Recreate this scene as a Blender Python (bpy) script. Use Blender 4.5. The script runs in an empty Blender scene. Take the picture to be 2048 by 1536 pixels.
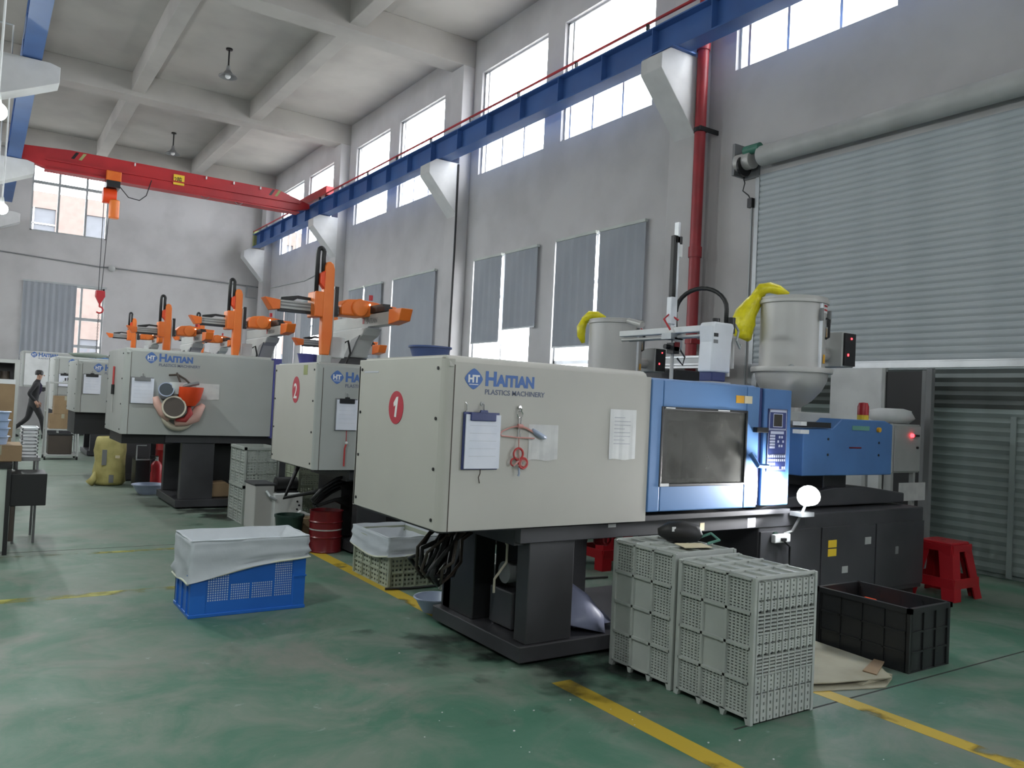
import bpy, math, random
from mathutils import Vector, Matrix
random.seed(7)
C = bpy.context.scene.collection
PI = math.pi
sc = bpy.context.scene

# ---------------------------------------------------------------- camera
cd = bpy.data.cameras.new('camera'); cam = bpy.data.objects.new('camera', cd); C.objects.link(cam)
cd.sensor_width = 36.0; cd.lens = 1614.7 / 2048 * 36.0; cd.clip_end = 300
cam.matrix_world = Matrix(((0.83126, -0.0538, -0.55327, 0.0), (-0.55381, 0.00567, -0.83262, 0.0),
                           (0.04793, 0.99854, -0.02508, 1.45), (0, 0, 0, 1)))
sc.camera = cam
# ---------------------------------------------------------------- exposure
sc.view_settings.view_transform = 'Standard'; sc.view_settings.look = 'None'
sc.view_settings.gamma = 1.0; sc.view_settings.use_curve_mapping = False
sc.view_settings.exposure = 0.58
sc.cycles.use_denoising = True
sc.cycles.max_bounces = 10; sc.cycles.diffuse_bounces = 6; sc.cycles.glossy_bounces = 4
sc.cycles.transparent_max_bounces = 16
sc.cycles.sample_clamp_indirect = 6.0
# ---------------------------------------------------------------- overcast sky
w = bpy.data.worlds.new('overcast'); sc.world = w; w.use_nodes = True
nt = w.node_tree; nt.nodes.clear()
tc = nt.nodes.new('ShaderNodeTexCoord'); sep = nt.nodes.new('ShaderNodeSeparateXYZ')
rmp = nt.nodes.new('ShaderNodeValToRGB'); bg = nt.nodes.new('ShaderNodeBackground'); wo = nt.nodes.new('ShaderNodeOutputWorld')
nt.links.new(tc.outputs['Generated'], sep.inputs[0]); nt.links.new(sep.outputs['Z'], rmp.inputs[0])
nt.links.new(rmp.outputs[0], bg.inputs[0]); nt.links.new(bg.outputs[0], wo.inputs[0])
rmp.color_ramp.elements[0].position = 0.0; rmp.color_ramp.elements[0].color = (0.86, 0.9, 0.97, 1)
rmp.color_ramp.elements[1].position = 0.9; rmp.color_ramp.elements[1].color = (0.97, 0.99, 1.0, 1)
bg.inputs[1].default_value = 10.0

def portal(name, loc, sx, sy, rot):
    l = bpy.data.lights.new(name, 'AREA'); l.shape = 'RECTANGLE'; l.size = sx; l.size_y = sy
    l.cycles.is_portal = True
    o = bpy.data.objects.new(name, l); C.objects.link(o); o.location = loc; o.rotation_euler = rot

# ---------------------------------------------------------------- materials
def mat(name, col, rough=0.6, metal=0.0, col2=None, scale=3.0, amt=None, bump=0.0, bscale=40.0, detail=4.0,
        emit=None, estr=0.0, spec=0.5, trans=0.0, alpha=1.0, lo=0.4, hi=0.65):
    m = bpy.data.materials.new(name); m.use_nodes = True; t = m.node_tree; b = t.nodes['Principled BSDF']
    b.inputs['Roughness'].default_value = rough; b.inputs['Metallic'].default_value = metal
    b.inputs['Specular IOR Level'].default_value = spec
    if trans: b.inputs['Transmission Weight'].default_value = trans
    if alpha < 1: b.inputs['Alpha'].default_value = alpha
    if col2 is None: col2 = tuple(c * 0.86 for c in col)
    tcn = t.nodes.new('ShaderNodeTexCoord'); n = t.nodes.new('ShaderNodeTexNoise')
    n.inputs['Scale'].default_value = scale; n.inputs['Detail'].default_value = detail
    r = t.nodes.new('ShaderNodeValToRGB')
    r.color_ramp.elements[0].position = lo; r.color_ramp.elements[1].position = hi
    r.color_ramp.elements[0].color = (*col, 1); r.color_ramp.elements[1].color = (*col2, 1)
    t.links.new(tcn.outputs['Object'], n.inputs['Vector']); t.links.new(n.outputs['Fac'], r.inputs[0])
    t.links.new(r.outputs[0], b.inputs['Base Color'])
    if bump:
        n2 = t.nodes.new('ShaderNodeTexNoise'); n2.inputs['Scale'].default_value = bscale
        bp = t.nodes.new('ShaderNodeBump'); bp.inputs['Strength'].default_value = bump; bp.inputs['Distance'].default_value = 0.01
        t.links.new(tcn.outputs['Object'], n2.inputs['Vector']); t.links.new(n2.outputs['Fac'], bp.inputs['Height'])
        t.links.new(bp.outputs[0], b.inputs['Normal'])
    if emit:
        b.inputs['Emission Color'].default_value = (*emit, 1); b.inputs['Emission Strength'].default_value = estr
    return m

def glassmat(name, tint=(1, 1, 1), gloss=0.08, rough=0.02, haze=None, hz=0.0):
    m = bpy.data.materials.new(name); m.use_nodes = True; t = m.node_tree; t.nodes.clear()
    o = t.nodes.new('ShaderNodeOutputMaterial'); a = t.nodes.new('ShaderNodeBsdfTransparent'); a.inputs[0].default_value = (*tint, 1)
    g = t.nodes.new('ShaderNodeBsdfGlossy'); g.inputs['Roughness'].default_value = rough
    x = t.nodes.new('ShaderNodeMixShader'); x.inputs[0].default_value = gloss
    t.links.new(a.outputs[0], x.inputs[1]); t.links.new(g.outputs[0], x.inputs[2]); last = x
    if haze:
        d = t.nodes.new('ShaderNodeBsdfDiffuse'); d.inputs[0].default_value = (*haze, 1)
        tcn = t.nodes.new('ShaderNodeTexCoord'); n = t.nodes.new('ShaderNodeTexNoise'); n.inputs['Scale'].default_value = 6
        n.inputs['Detail'].default_value = 6
        mr = t.nodes.new('ShaderNodeMapRange'); mr.inputs[1].default_value = .35; mr.inputs[2].default_value = .7
        mr.inputs[3].default_value = hz * .5; mr.inputs[4].default_value = hz * 1.3
        t.links.new(tcn.outputs['Object'], n.inputs['Vector']); t.links.new(n.outputs['Fac'], mr.inputs[0])
        y = t.nodes.new('ShaderNodeMixShader'); t.links.new(mr.outputs[0], y.inputs[0])
        t.links.new(x.outputs[0], y.inputs[1]); t.links.new(d.outputs[0], y.inputs[2]); last = y
    t.links.new(last.outputs[0], o.inputs[0])
    return m

def floormat():
    m = bpy.data.materials.new('green_epoxy_floor'); m.use_nodes = True; t = m.node_tree; b = t.nodes['Principled BSDF']
    N, L = t.nodes, t.links
    tcn = N.new('ShaderNodeTexCoord')
    def noise(s, d=6, dist=0.0, stretch=None, off=None):
        n = N.new('ShaderNodeTexNoise'); n.inputs['Scale'].default_value = s; n.inputs['Roughness'].default_value = .66; n.inputs['Detail'].default_value = d
        n.inputs['Distortion'].default_value = dist
        mp = N.new('ShaderNodeMapping'); L.new(tcn.outputs['Object'], mp.inputs[0])
        if stretch: mp.inputs['Scale'].default_value = stretch
        if off: mp.inputs['Location'].default_value = off
        L.new(mp.outputs[0], n.inputs['Vector']); return n.outputs['Fac']
    def ramp(f, p0, p1, c0, c1):
        r = N.new('ShaderNodeValToRGB'); r.color_ramp.elements[0].position = p0; r.color_ramp.elements[1].position = p1
        r.color_ramp.elements[0].color = (*c0, 1); r.color_ramp.elements[1].color = (*c1, 1); L.new(f, r.inputs[0]); return r.outputs[0]
    def mix(f, a, c):
        x = N.new('ShaderNodeMix'); x.data_type = 'RGBA'
        if isinstance(f, float): x.inputs[0].default_value = f
        else: L.new(f, x.inputs[0])
        L.new(a, x.inputs[6])
        if isinstance(c, tuple): x.inputs[7].default_value = (*c, 1)
        else: L.new(c, x.inputs[7])
        return x.outputs[2]
    base = ramp(noise(2.0, 9, .5), .35, .65, (0.042, 0.140, 0.088), (0.078, 0.168, 0.118))
    worn = ramp(noise(1.7, 12, .9, off=(3, 1, 0)), .42, .60, (0, 0, 0), (.85, .85, .85))
    c = mix(worn, base, (0.158, 0.195, 0.160))
    pk = ramp(noise(0.9, 10, .5, off=(9, 4, 0)), .53, .66, (0, 0, 0), (.75, .75, .75))
    c = mix(pk, c, (0.195, 0.190, 0.168))
    # the floor mixes towards a paler tone with distance
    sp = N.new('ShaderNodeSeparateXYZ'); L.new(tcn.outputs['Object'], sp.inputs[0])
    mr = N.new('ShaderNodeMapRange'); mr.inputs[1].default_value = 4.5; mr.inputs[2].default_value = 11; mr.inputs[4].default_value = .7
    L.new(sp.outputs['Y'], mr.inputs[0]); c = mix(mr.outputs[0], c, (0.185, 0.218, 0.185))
    sc_ = ramp(noise(8, 9, .4, (1, 1.3, 1)), .64, .72, (0, 0, 0), (.5, .5, .5)); c = mix(sc_, c, (0.36, 0.42, 0.40))
    dk = ramp(noise(1.7, 8, 1.0, off=(5, 5, 2)), .60, .74, (0, 0, 0), (.6, .6, .6)); c = mix(dk, c, (0.045, 0.085, 0.062))
    L.new(c, b.inputs['Base Color'])
    rr = N.new('ShaderNodeMapRange'); rr.inputs[3].default_value = .42; rr.inputs[4].default_value = .75
    L.new(noise(2.3, 6, off=(1, 8, 3)), rr.inputs[0]); L.new(rr.outputs[0], b.inputs['Roughness'])
    bp = N.new('ShaderNodeBump'); bp.inputs['Strength'].default_value = .12; bp.inputs['Distance'].default_value = .01
    L.new(noise(7, 5), bp.inputs['Height']); L.new(bp.outputs[0], b.inputs['Normal'])
    return m

def paintmat(name, col, lo, hi):
    """worn floor paint: transparent where it has rubbed off"""
    m = bpy.data.materials.new(name); m.use_nodes = True; t = m.node_tree; b = t.nodes['Principled BSDF']
    b.inputs['Base Color'].default_value = (*col, 1); b.inputs['Roughness'].default_value = .55
    tcn = t.nodes.new('ShaderNodeTexCoord'); n = t.nodes.new('ShaderNodeTexNoise'); n.inputs['Scale'].default_value = 3.2; n.inputs['Detail'].default_value = 8
    r = t.nodes.new('ShaderNodeMapRange'); r.inputs[1].default_value = lo; r.inputs[2].default_value = hi
    t.links.new(tcn.outputs['Object'], n.inputs['Vector']); t.links.new(n.outputs['Fac'], r.inputs[0]); t.links.new(r.outputs[0], b.inputs['Alpha'])
    return m

M = dict(
 wall=mat('white_plaster', (.50, .49, .49), .85, col2=(.44, .43, .43), scale=1.3, bump=.06, bscale=60),
 ceil=mat('ceiling_plaster', (.41, .395, .37), .9, col2=(.35, .335, .315), scale=.8),
 corbel=mat('corbel_paint', (.60, .60, .60), .8, col2=(.54, .54, .54)),
 floor=floormat(), yellow=paintmat('yellow_floor_paint', (.50, .35, .03), .30, .42),
 yworn=paintmat('worn_yellow_floor_paint', (.45, .43, .08), .42, .66),
 dark=mat('dark_joint', (.03, .035, .03), .9),
 galv=mat('galvanised_slat', (.44, .48, .50), .6, .12, col2=(.40, .44, .46), scale=2),
 galvdull=mat('dull_corrugated', (.22, .26, .25), .7, .05, col2=(.16, .20, .19), scale=1.2),
 galvshade=mat('shadow_band_slat', (.07, .08, .075), .7, .0),
 alu=mat('aluminium', (.58, .60, .62), .35, .7), alud=mat('dull_aluminium', (.38, .40, .41), .45, .5),
 steel=mat('brushed_steel', (.48, .475, .46), .5, .3, col2=(.43, .425, .41), scale=1.5),
 bluebeam=mat('blue_crane_paint', (.05, .13, .36), .5, col2=(.045, .11, .31), scale=1.5),
 redcrane=mat('red_crane_paint', (.46, .018, .022), .42, col2=(.34, .014, .02), scale=1),
 redpipe=mat('red_pipe_paint', (.33, .022, .03), .45, col2=(.24, .02, .026)),
 red=mat('red_plastic', (.42, .012, .02), .35), reddark=mat('dark_red_paint', (.16, .008, .012), .3),
 orange=mat('orange_machine_paint', (.80, .20, .03), .42, col2=(.72, .13, .01), scale=2),
 orangered=mat('orange_red_plastic', (.80, .07, .012), .4),
 cream=mat('cream_sheet_metal', (.45, .44, .40), .5, col2=(.41, .40, .365), scale=1.6, lo=.35, hi=.75),
 creamgrey=mat('grey_cream_sheet_metal', (.39, .405, .39), .5, col2=(.355, .37, .355), scale=1.6),
 bluem=mat('blue_machine_paint', (.10, .225, .47), .42, col2=(.09, .205, .43), scale=1.5),
 bluem2=mat('darker_blue_paint', (.065, .165, .38), .45), tubblue=mat('dark_tub_blue', (.045, .075, .20), .5), blued=mat('deep_blue_panel', (.03, .045, .16), .35),
 stripe=mat('indigo_paint', (.09, .09, .33), .45),
 bed=mat('charcoal_machine_paint', (.050, .050, .056), .45, col2=(.033, .033, .037), scale=2),
 black=mat('black_rubber', (.012, .012, .013), .5), blackm=mat('black_metal', (.02, .02, .022), .4, .2),
 greym=mat('mid_grey_paint', (.20, .205, .21), .5), greyl=mat('light_grey_paint', (.42, .43, .42), .5),
 white=mat('white_paint', (.70, .71, .71), .5), whiteg=mat('white_gloss', (.74, .76, .80), .3),
 paper=mat('paper', (.72, .74, .82), .8, col2=(.66, .69, .78), scale=9), paper2=mat('thin_paper', (.60, .60, .59), .8, col2=(.53, .53, .53), scale=12),
 print_=mat('print_grey', (.50, .51, .56), .8),
 logo=mat('logo_blue_print', (.075, .16, .42), .6), logod=mat('logo_grey_print', (.13, .15, .22), .6),
 badge=mat('badge_red', (.50, .02, .045), .45), badgew=mat('badge_white', (.80, .80, .78), .5),
 crateg=mat('grey_green_plastic', (.385, .41, .385), .5, col2=(.335, .36, .34), scale=4),
 crateb=mat('blue_plastic', (.018, .15, .60), .4, col2=(.015, .13, .54)), crateblk=mat('black_plastic', (.014, .015, .016), .38),
 crateo=mat('olive_grey_plastic', (.36, .39, .30), .5, col2=(.30, .33, .25), scale=4), hole=mat('inside_shade', (.04, .045, .045), .9),
 holelight=mat('hole_light_backing', (.78, .86, .92), .7), pilot=mat('pilot_light', (1, 1, .9), .4, emit=(1, .95, .7), estr=3),
 cloth=mat('white_liner_cloth', (.50, .53, .57), .85, col2=(.45, .48, .52), scale=5, bump=.15, bscale=18),
 cloth2=mat('cream_liner_hem', (.62, .63, .52), .85),
 blind=mat('grey_blind_fabric', (.32, .34, .37), .9, col2=(.29, .31, .34), scale=.9),
 blindl=mat('pale_blind_edge', (.5, .53, .5), .8),
 card=mat('cardboard', (.30, .205, .115), .85, col2=(.26, .175, .10), scale=5), cardp=mat('pale_cardboard', (.38, .36, .27), .85, col2=(.30, .28, .20), scale=3),
 sack=mat('yellow_sack', (.50, .44, .17), .7, col2=(.38, .33, .12), scale=7, bump=.5, bscale=9),
 yplast=mat('yellow_bag_film', (.86, .76, .02), .35, col2=(.72, .62, .015), scale=14, bump=.9, bscale=22),
 skin=mat('skin', (.42, .24, .17), .6), hair=mat('black_hair', (.012, .010, .010), .5), clothes=mat('dark_clothes', (.02, .02, .022), .8, bump=.3, bscale=30),
 purple=mat('dark_violet_cloth', (.04, .03, .07), .8),
 bowl=mat('pale_blue_bowl', (.36, .42, .55), .35), bag=mat('bluish_white_bag', (.30, .32, .46), .45, bump=.4, bscale=12),
 bucket=mat('pale_blue_plastic', (.36, .47, .66), .45), tray=mat('white_plastic_tray', (.72, .74, .76), .4),
 pink=mat('pink_plastic', (.66, .40, .34), .5), beige=mat('beige_plastic', (.55, .50, .40), .5), slate=mat('slate_plastic', (.05, .065, .08), .4),
 brown=mat('brown_hose', (.06, .045, .035), .5), grnd=mat('dark_green_plastic', (.01, .035, .025), .5), green=mat('green_motor_paint', (.04, .17, .12), .5),
 teal=mat('teal_strap', (.12, .30, .24), .6), yellowp=mat('yellow_label', (.75, .52, .03), .5), orangel=mat('orange_label', (.75, .38, .02), .5),
 creaml=mat('cream_label', (.75, .66, .45), .5), screen=mat('dark_screen', (.05, .045, .04), .2),
 key=mat('pale_key_print', (.42, .45, .58), .6), led=mat('red_led', (.8, .02, .02), .3, emit=(1, .03, .04), estr=6),
 lamp=mat('lamp_glow', (1, 1, 1), .4, emit=(.95, .98, 1), estr=60), lamp2=mat('pendant_lamp_glow', (1, 1, 1), .4, emit=(.93, 1, .97), estr=40),
 chrome=mat('chrome_wire', (.62, .62, .62), .2, .9), pinkcord=mat('pink_cord', (.62, .30, .27), .6), redcord=mat('red_tape', (.50, .05, .05), .5),
 conc=mat('exterior_concrete', (.42, .41, .39), .9), facade=mat('peach_facade', (.115, .088, .078), .9), facadew=mat('facade_window', (.05, .055, .065), .5),
 whiteboard=mat('pale_board', (.52, .58, .52), .35), khaki=mat('khaki_tape', (.30, .33, .13), .7),
 glass=glassmat('window_glass', gloss=.04), dglass=glassmat('machine_window', (.55, .55, .53), .10, .18, (.17, .17, .16), .45),
)

# ---------------------------------------------------------------- geometry
class G:
    def __init__(s): s.v = []; s.f = []
    def box(s, x0, x1, y0, y1, z0, z1):
        b = len(s.v)
        s.v += [(x0,y0,z0),(x1,y0,z0),(x1,y1,z0),(x0,y1,z0),(x0,y0,z1),(x1,y0,z1),(x1,y1,z1),(x0,y1,z1)]
        s.f += [tuple(b+i for i in q) for q in ((0,3,2,1),(4,5,6,7),(0,1,5,4),(1,2,6,5),(2,3,7,6),(3,0,4,7))]
        return s
    def cyl(s, p0, p1, r0, r1=None, n=16, cap=True):
        r1 = r0 if r1 is None else r1
        p0 = Vector(p0); p1 = Vector(p1); d = (p1-p0).normalized()
        a = d.orthogonal().normalized(); c = d.cross(a); b = len(s.v)
        for p, r in ((p0, r0), (p1, r1)):
            for i in range(n):
                t = 2*PI*i/n; s.v.append(tuple(p + a*math.cos(t)*r + c*math.sin(t)*r))
        for i in range(n):
            j = (i+1) % n; s.f.append((b+i, b+j, b+n+j, b+n+i))
        if cap: s.f.append(tuple(b+n-1-i for i in range(n))); s.f.append(tuple(b+n+i for i in range(n)))
        return s
    def tube(s, pts, r, n=8):
        pts = [Vector(p) for p in pts]; b = len(s.v); m = len(pts); up = None
        for k, p in enumerate(pts):
            d = (pts[min(k+1, m-1)] - pts[max(k-1, 0)]).normalized()
            if up is None: up = d.orthogonal().normalized()
            up = (up - d*up.dot(d)).normalized(); c = d.cross(up)
            for i in range(n):
                t = 2*PI*i/n; s.v.append(tuple(p + up*math.cos(t)*r + c*math.sin(t)*r))
        for k in range(m-1):
            for i in range(n):
                j = (i+1) % n; s.f.append((b+k*n+i, b+k*n+j, b+(k+1)*n+j, b+(k+1)*n+i))
        s.f.append(tuple(b+n-1-i for i in range(n))); s.f.append(tuple(b+(m-1)*n+i for i in range(n)))
        return s
    def lathe(s, c, prof, n=24, jit=0.0, ex=1.0):
        b = len(s.v); m = len(prof)
        for r, z in prof:
            for i in range(n):
                t = 2*PI*i/n; rr = r*(1 + jit*math.sin(5*t + z*23)*.6 + jit*math.sin(9*t - z*31)*.4)
                s.v.append((c[0]+rr*math.cos(t)*ex, c[1]+rr*math.sin(t), c[2]+z))
        for k in range(m-1):
            for i in range(n):
                j = (i+1) % n; s.f.append((b+k*n+i, b+k*n+j, b+(k+1)*n+j, b+(k+1)*n+i))
        return s
    def prism(s, poly, ax, a0, a1):
        """poly of 2-d points in the plane across axis ax, extruded from a0 to a1"""
        b = len(s.v); n = len(poly)
        for a in (a0, a1):
            for p, q in poly:
                s.v.append((a, p, q) if ax == 'x' else (p, a, q) if ax == 'y' else (p, q, a))
        for i in range(n):
            j = (i+1) % n; s.f.append((b+i, b+j, b+n+j, b+n+i))
        s.f.append(tuple(b+n-1-i for i in range(n))); s.f.append(tuple(b+n+i for i in range(n)))
        return s
    def ring(s, c, R, r, ax='z', n=28, k=8, a0=0, a1=2*PI):
        pts = []
        full = abs(a1-a0-2*PI) < 1e-6
        for i in range(n+1):
            t = a0+(a1-a0)*i/n; u, v = R*math.cos(t), R*math.sin(t)
            pts.append((c[0]+u, c[1]+v, c[2]) if ax == 'z' else (c[0], c[1]+u, c[2]+v) if ax == 'x' else (c[0]+u, c[1], c[2]+v))
        return s.tube(pts, r, k)
    def sph(s, c, r, n=14, m=8, sz=1.0):
        return s.lathe(c, [(max(r*math.sin(PI*k/m), 1e-4), -r*sz*math.cos(PI*k/m)) for k in range(m+1)], n)
    def quad(s, a, b_, c, d):
        b = len(s.v); s.v += [tuple(a), tuple(b_), tuple(c), tuple(d)]; s.f.append((b, b+1, b+2, b+3)); return s

OFF = {}
def obj(name, g, m, parent=None, bev=0.0, smooth=False, label=None, cat=None, group=None, kind=None, loc=None, seg=2):
    me = bpy.data.meshes.new(name)
    if parent is not None: off = OFF[parent]
    else: off = Vector(loc) if loc is not None else Vector((0, 0, 0))
    me.from_pydata([(x-off.x, y-off.y, z-off.z) for x, y, z in g.v], [], g.f); me.update()
    o = bpy.data.objects.new(name, me); C.objects.link(o)
    me.materials.append(M[m] if isinstance(m, str) else m)
    if parent is not None: o.parent = parent
    else: o.location = off
    OFF[o] = off
    if smooth is True:
        me.polygons.foreach_set('use_smooth', [True]*len(me.polygons))
    if smooth == 'auto':
        me.polygons.foreach_set('use_smooth', [True]*len(me.polygons)); me.set_sharp_from_angle(angle=math.radians(38))
    if bev:
        b = o.modifiers.new('bevel', 'BEVEL'); b.width = bev; b.segments = seg; b.limit_method = 'ANGLE'; b.angle_limit = math.radians(40)
    if label: o['label'] = label
    if cat: o['category'] = cat
    if group: o['group'] = group
    if kind: o['kind'] = kind
    return o

def thing(name, label, cat, loc=(0, 0, 0), group=None):
    o = bpy.data.objects.new(name, None); C.objects.link(o); o.location = loc; o.empty_display_size = .1
    o['label'] = label; o['category'] = cat
    if group: o['group'] = group
    OFF[o] = Vector(loc); return o

def dup(root, loc, label, rotz=0.0):
    def cp(o, par):
        c = o.copy(); C.objects.link(c); c.parent = par
        for k in list(o.children): cp(k, c)
        return c
    r = cp(root, None); r.location = loc; r.rotation_euler = (0, 0, rotz); r['label'] = label
    OFF[r] = Vector(loc)
    return r

def text(name, s, m, parent, origin, size, face='-y', bold=0.0, xs=1.0, ext=0.0006, label=None):
    """flat print lettering on a face: '-y' reads along +x, '-x' reads along -y"""
    cu = bpy.data.curves.new('t', 'FONT'); cu.body = s; cu.size = size; cu.offset = bold; cu.extrude = ext; cu.resolution_u = 3
    to = bpy.data.objects.new('t', cu); C.objects.link(to)
    bpy.context.view_layer.update()
    me = bpy.data.meshes.new_from_object(to); bpy.data.objects.remove(to)
    off = OFF[parent]
    for v in me.vertices:
        x, y, z = v.co
        if face == '-y': p = (origin[0]+x*xs, origin[1]-z, origin[2]+y)
        elif face == '-x': p = (origin[0]-z, origin[1]-x*xs, origin[2]+y)
        v.co = Vector(p) - off
    me.materials.clear(); me.materials.append(M[m]); me.name = name
    o = bpy.data.objects.new(name, me); C.objects.link(o); o.parent = parent; OFF[o] = off
    if label: o['label'] = label
    return o

def wallgrid(g, axis, a0, a1, u0, u1, z0, z1, holes):
    """wall slab across `axis` from a0 to a1, spanning u and z, with rectangular holes (ua, ub, za, zb)"""
    us = sorted(set([u0, u1] + [h[0] for h in holes] + [h[1] for h in holes])); zs = sorted(set([z0, z1] + [h[2] for h in holes] + [h[3] for h in holes]))
    for i in range(len(us)-1):
        k = 0
        while k < len(zs)-1:
            uc = (us[i]+us[i+1])/2
            hit = lambda zz: any(h[0] < uc < h[1] and h[2] < zz < h[3] for h in holes)
            if hit((zs[k]+zs[k+1])/2): k += 1; continue
            e = k
            while e < len(zs)-1 and not hit((zs[e]+zs[e+1])/2): e += 1
            if axis == 'x': g.box(a0, a1, us[i], us[i+1], zs[k], zs[e])
            else: g.box(us[i], us[i+1], a0, a1, zs[k], zs[e])
            k = e
    return g
# ================================================================ the setting
XW = 8.2; YF = 28.3; ZC = 8.85; XL = -7.5; YB = -6.0
fl = obj('floor', G().box(XL, XW+.24, YB, YF+.24, -.2, 0), 'floor', kind='structure')
g = G(); g.box(-60, 90, YB-60, 110, -.6, -.25); obj('ground', g, 'conc', kind='structure')
for i, (x0, x1, y0, y1, m) in enumerate([(2.60, 2.72, -3, 3.4, 'yellow'), (2.64, 2.76, 4.55, 7.6, 'yellow'), (2.68, 2.80, 7.9, 13, 'yworn'),
                          (3.78, 3.89, -3, 2.72, 'yellow'), (-3, 1.55, 6.18, 6.29, 'yworn'), (-3, 1.6, 7.72, 7.80, 'yworn')]):
    o = obj('floor_line', G().box(x0, x1, y0, y1, 0, .0012), m, fl)
for (x0, x1, y0, y1) in [(-7, 1.7, 7.97, 7.982), (3.0, 8, 2.52, 2.532), (-7, 8, 14.4, 14.412), (-7, 2.0, 21, 21.01)]:
    obj('floor_joint', G().box(x0, x1, y0, y1, 0, .0008), 'dark', fl)
def oil_shade_mat():
    m = bpy.data.materials.new('oil_and_shade'); m.use_nodes = True; t_ = m.node_tree; b = t_.nodes['Principled BSDF']
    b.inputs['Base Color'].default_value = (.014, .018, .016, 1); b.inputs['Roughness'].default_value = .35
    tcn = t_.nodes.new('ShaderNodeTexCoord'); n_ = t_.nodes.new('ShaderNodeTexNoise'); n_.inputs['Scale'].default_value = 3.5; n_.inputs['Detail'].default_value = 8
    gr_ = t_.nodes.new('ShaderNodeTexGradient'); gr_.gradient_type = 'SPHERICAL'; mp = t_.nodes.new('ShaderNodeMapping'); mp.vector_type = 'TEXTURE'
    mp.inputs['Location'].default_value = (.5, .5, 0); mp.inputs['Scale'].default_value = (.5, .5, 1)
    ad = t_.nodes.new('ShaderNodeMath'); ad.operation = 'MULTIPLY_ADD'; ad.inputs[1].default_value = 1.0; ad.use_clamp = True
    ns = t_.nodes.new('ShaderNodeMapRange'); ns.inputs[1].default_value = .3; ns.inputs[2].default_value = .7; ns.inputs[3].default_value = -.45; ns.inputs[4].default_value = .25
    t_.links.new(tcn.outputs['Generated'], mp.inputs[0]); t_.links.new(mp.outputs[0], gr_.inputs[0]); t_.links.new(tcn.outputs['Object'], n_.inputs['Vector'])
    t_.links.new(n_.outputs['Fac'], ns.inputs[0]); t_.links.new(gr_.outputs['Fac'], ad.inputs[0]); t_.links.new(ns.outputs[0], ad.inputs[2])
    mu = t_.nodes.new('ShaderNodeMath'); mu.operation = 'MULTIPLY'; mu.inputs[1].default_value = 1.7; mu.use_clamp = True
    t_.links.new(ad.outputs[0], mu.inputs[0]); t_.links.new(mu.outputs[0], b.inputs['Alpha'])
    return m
M['oil_shade'] = oil_shade_mat()
for (x0, x1, y0, y1) in ((2.25, 4.1, 2.75, 4.6), (2.0, 3.0, 3.7, 4.7), (1.9, 3.1, 9.0, 10.9), (2.4, 3.3, 6.9, 8.2), (3.4, 4.9, 3.2, 4.0)):  # dark patches: wet oil with the machines' shade painted in
    obj('oil_and_shade', G().quad((x0, y0, .0016), (x1, y0, .0016), (x1, y1, .0016), (x0, y1, .0016)), 'oil_shade', fl)
# pellets scattered on the floor
g = G()
for i in range(90):
    x = random.uniform(1.6, 5.6); y = random.uniform(1.8, 4.6); r = random.uniform(.002, .0045)
    if (3.0 < x < 3.65 and 2.4 < y < 3.6) or x/y > 1.9 or (x > 2.4 and y > 3.5) or x > 4.5: continue
    g.box(x, x+r*2, y, y+r*1.6, 0, r)
obj('plastic_pellets', g, 'white', label='tiny white plastic pellets scattered on the green floor', cat='pellets', kind='stuff')

UP = [(8.93, 11.2), (11.7, 13.95), (15.5, 17.75), (18.3, 20.4), (22.0, 24.1), (24.55, 26.7), (5.06, 7.33), (2.2, 4.5), (-1.5, .8), (-4.6, -2.2)]
LOW = [(a+.17, b) for a, b in UP[:6]]
DOOR = (.2, 6.86, 0, 4.5)
holes = [(a, b, 6.03, 8.12) for a, b in UP] + [(a, b, 1.0, 4.3) for a, b in LOW] + [DOOR, (-4.6, -2.2, 1.0, 4.3)]
obj('wall_right', wallgrid(G(), 'x', XW, XW+.24, YB, YF+.24, 0, ZC+.3, holes), 'wall', kind='structure')
FW = [(1.12, 3.22, 6.0, 8.05), (1.12, 3.25, 1.3, 4.46)]
obj('wall_far', wallgrid(G(), 'y', YF, YF+.24, XL, XW+.24, 0, ZC+.3, FW + [(-5.6, -3.2, 6.0, 8.05), (-5.6, -3.2, 1.3, 4.46)]), 'wall', kind='structure')
LW_FILL = [(a, b, 6.03, 8.12) for a, b in UP if a > 14]  # unseen left-wall windows, added for fill light
obj('wall_left', wallgrid(G(), 'x', XL-.24, XL, YB, YF+.24, 0, ZC+.3, LW_FILL), 'wall', kind='structure')
BW_FILL = [(-1, 1.5, 6.03, 8.1)]  # unseen window behind the camera, added for fill light
obj('wall_back', wallgrid(G(), 'y', YB-.24, YB, XL, XW+.24, 0, ZC+.3, BW_FILL), 'wall', kind='structure')
obj('ceiling', G().box(XL-.24, XW+.24, YB-.24, YF+.24, ZC, ZC+.3), 'ceil', kind='structure')
n = 0
COLY = [-5.0, 1.55, 8.0, 14.5, 21.1, 27.75]
for y in COLY:
    n += 1; obj('trim_%d' % n, G().box(XL, XW, y-.25, y+.25, 8.3, ZC), 'ceil', kind='structure', bev=.01)
for x in (2.85, 5.6, -2.4, -5):
    n += 1; obj('trim_%d' % n, G().box(x-.15, x+.15, YB, YF, 8.4, ZC-.001), 'ceil', kind='structure', bev=.01)
for y in COLY:                                          # columns along the right wall and in the left row
    n += 1; obj('trim_%d' % n, G().box(7.93, XW, y-.24, y+.24, 0, 8.32), 'wall', kind='structure', bev=.01)
    if abs(y-1.55) < .1: continue
    n += 1; obj('trim_%d' % n, G().box(-1.0, -.48, y-.24, y+.24, 0, 8.32), 'wall', kind='structure', bev=.01)
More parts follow.
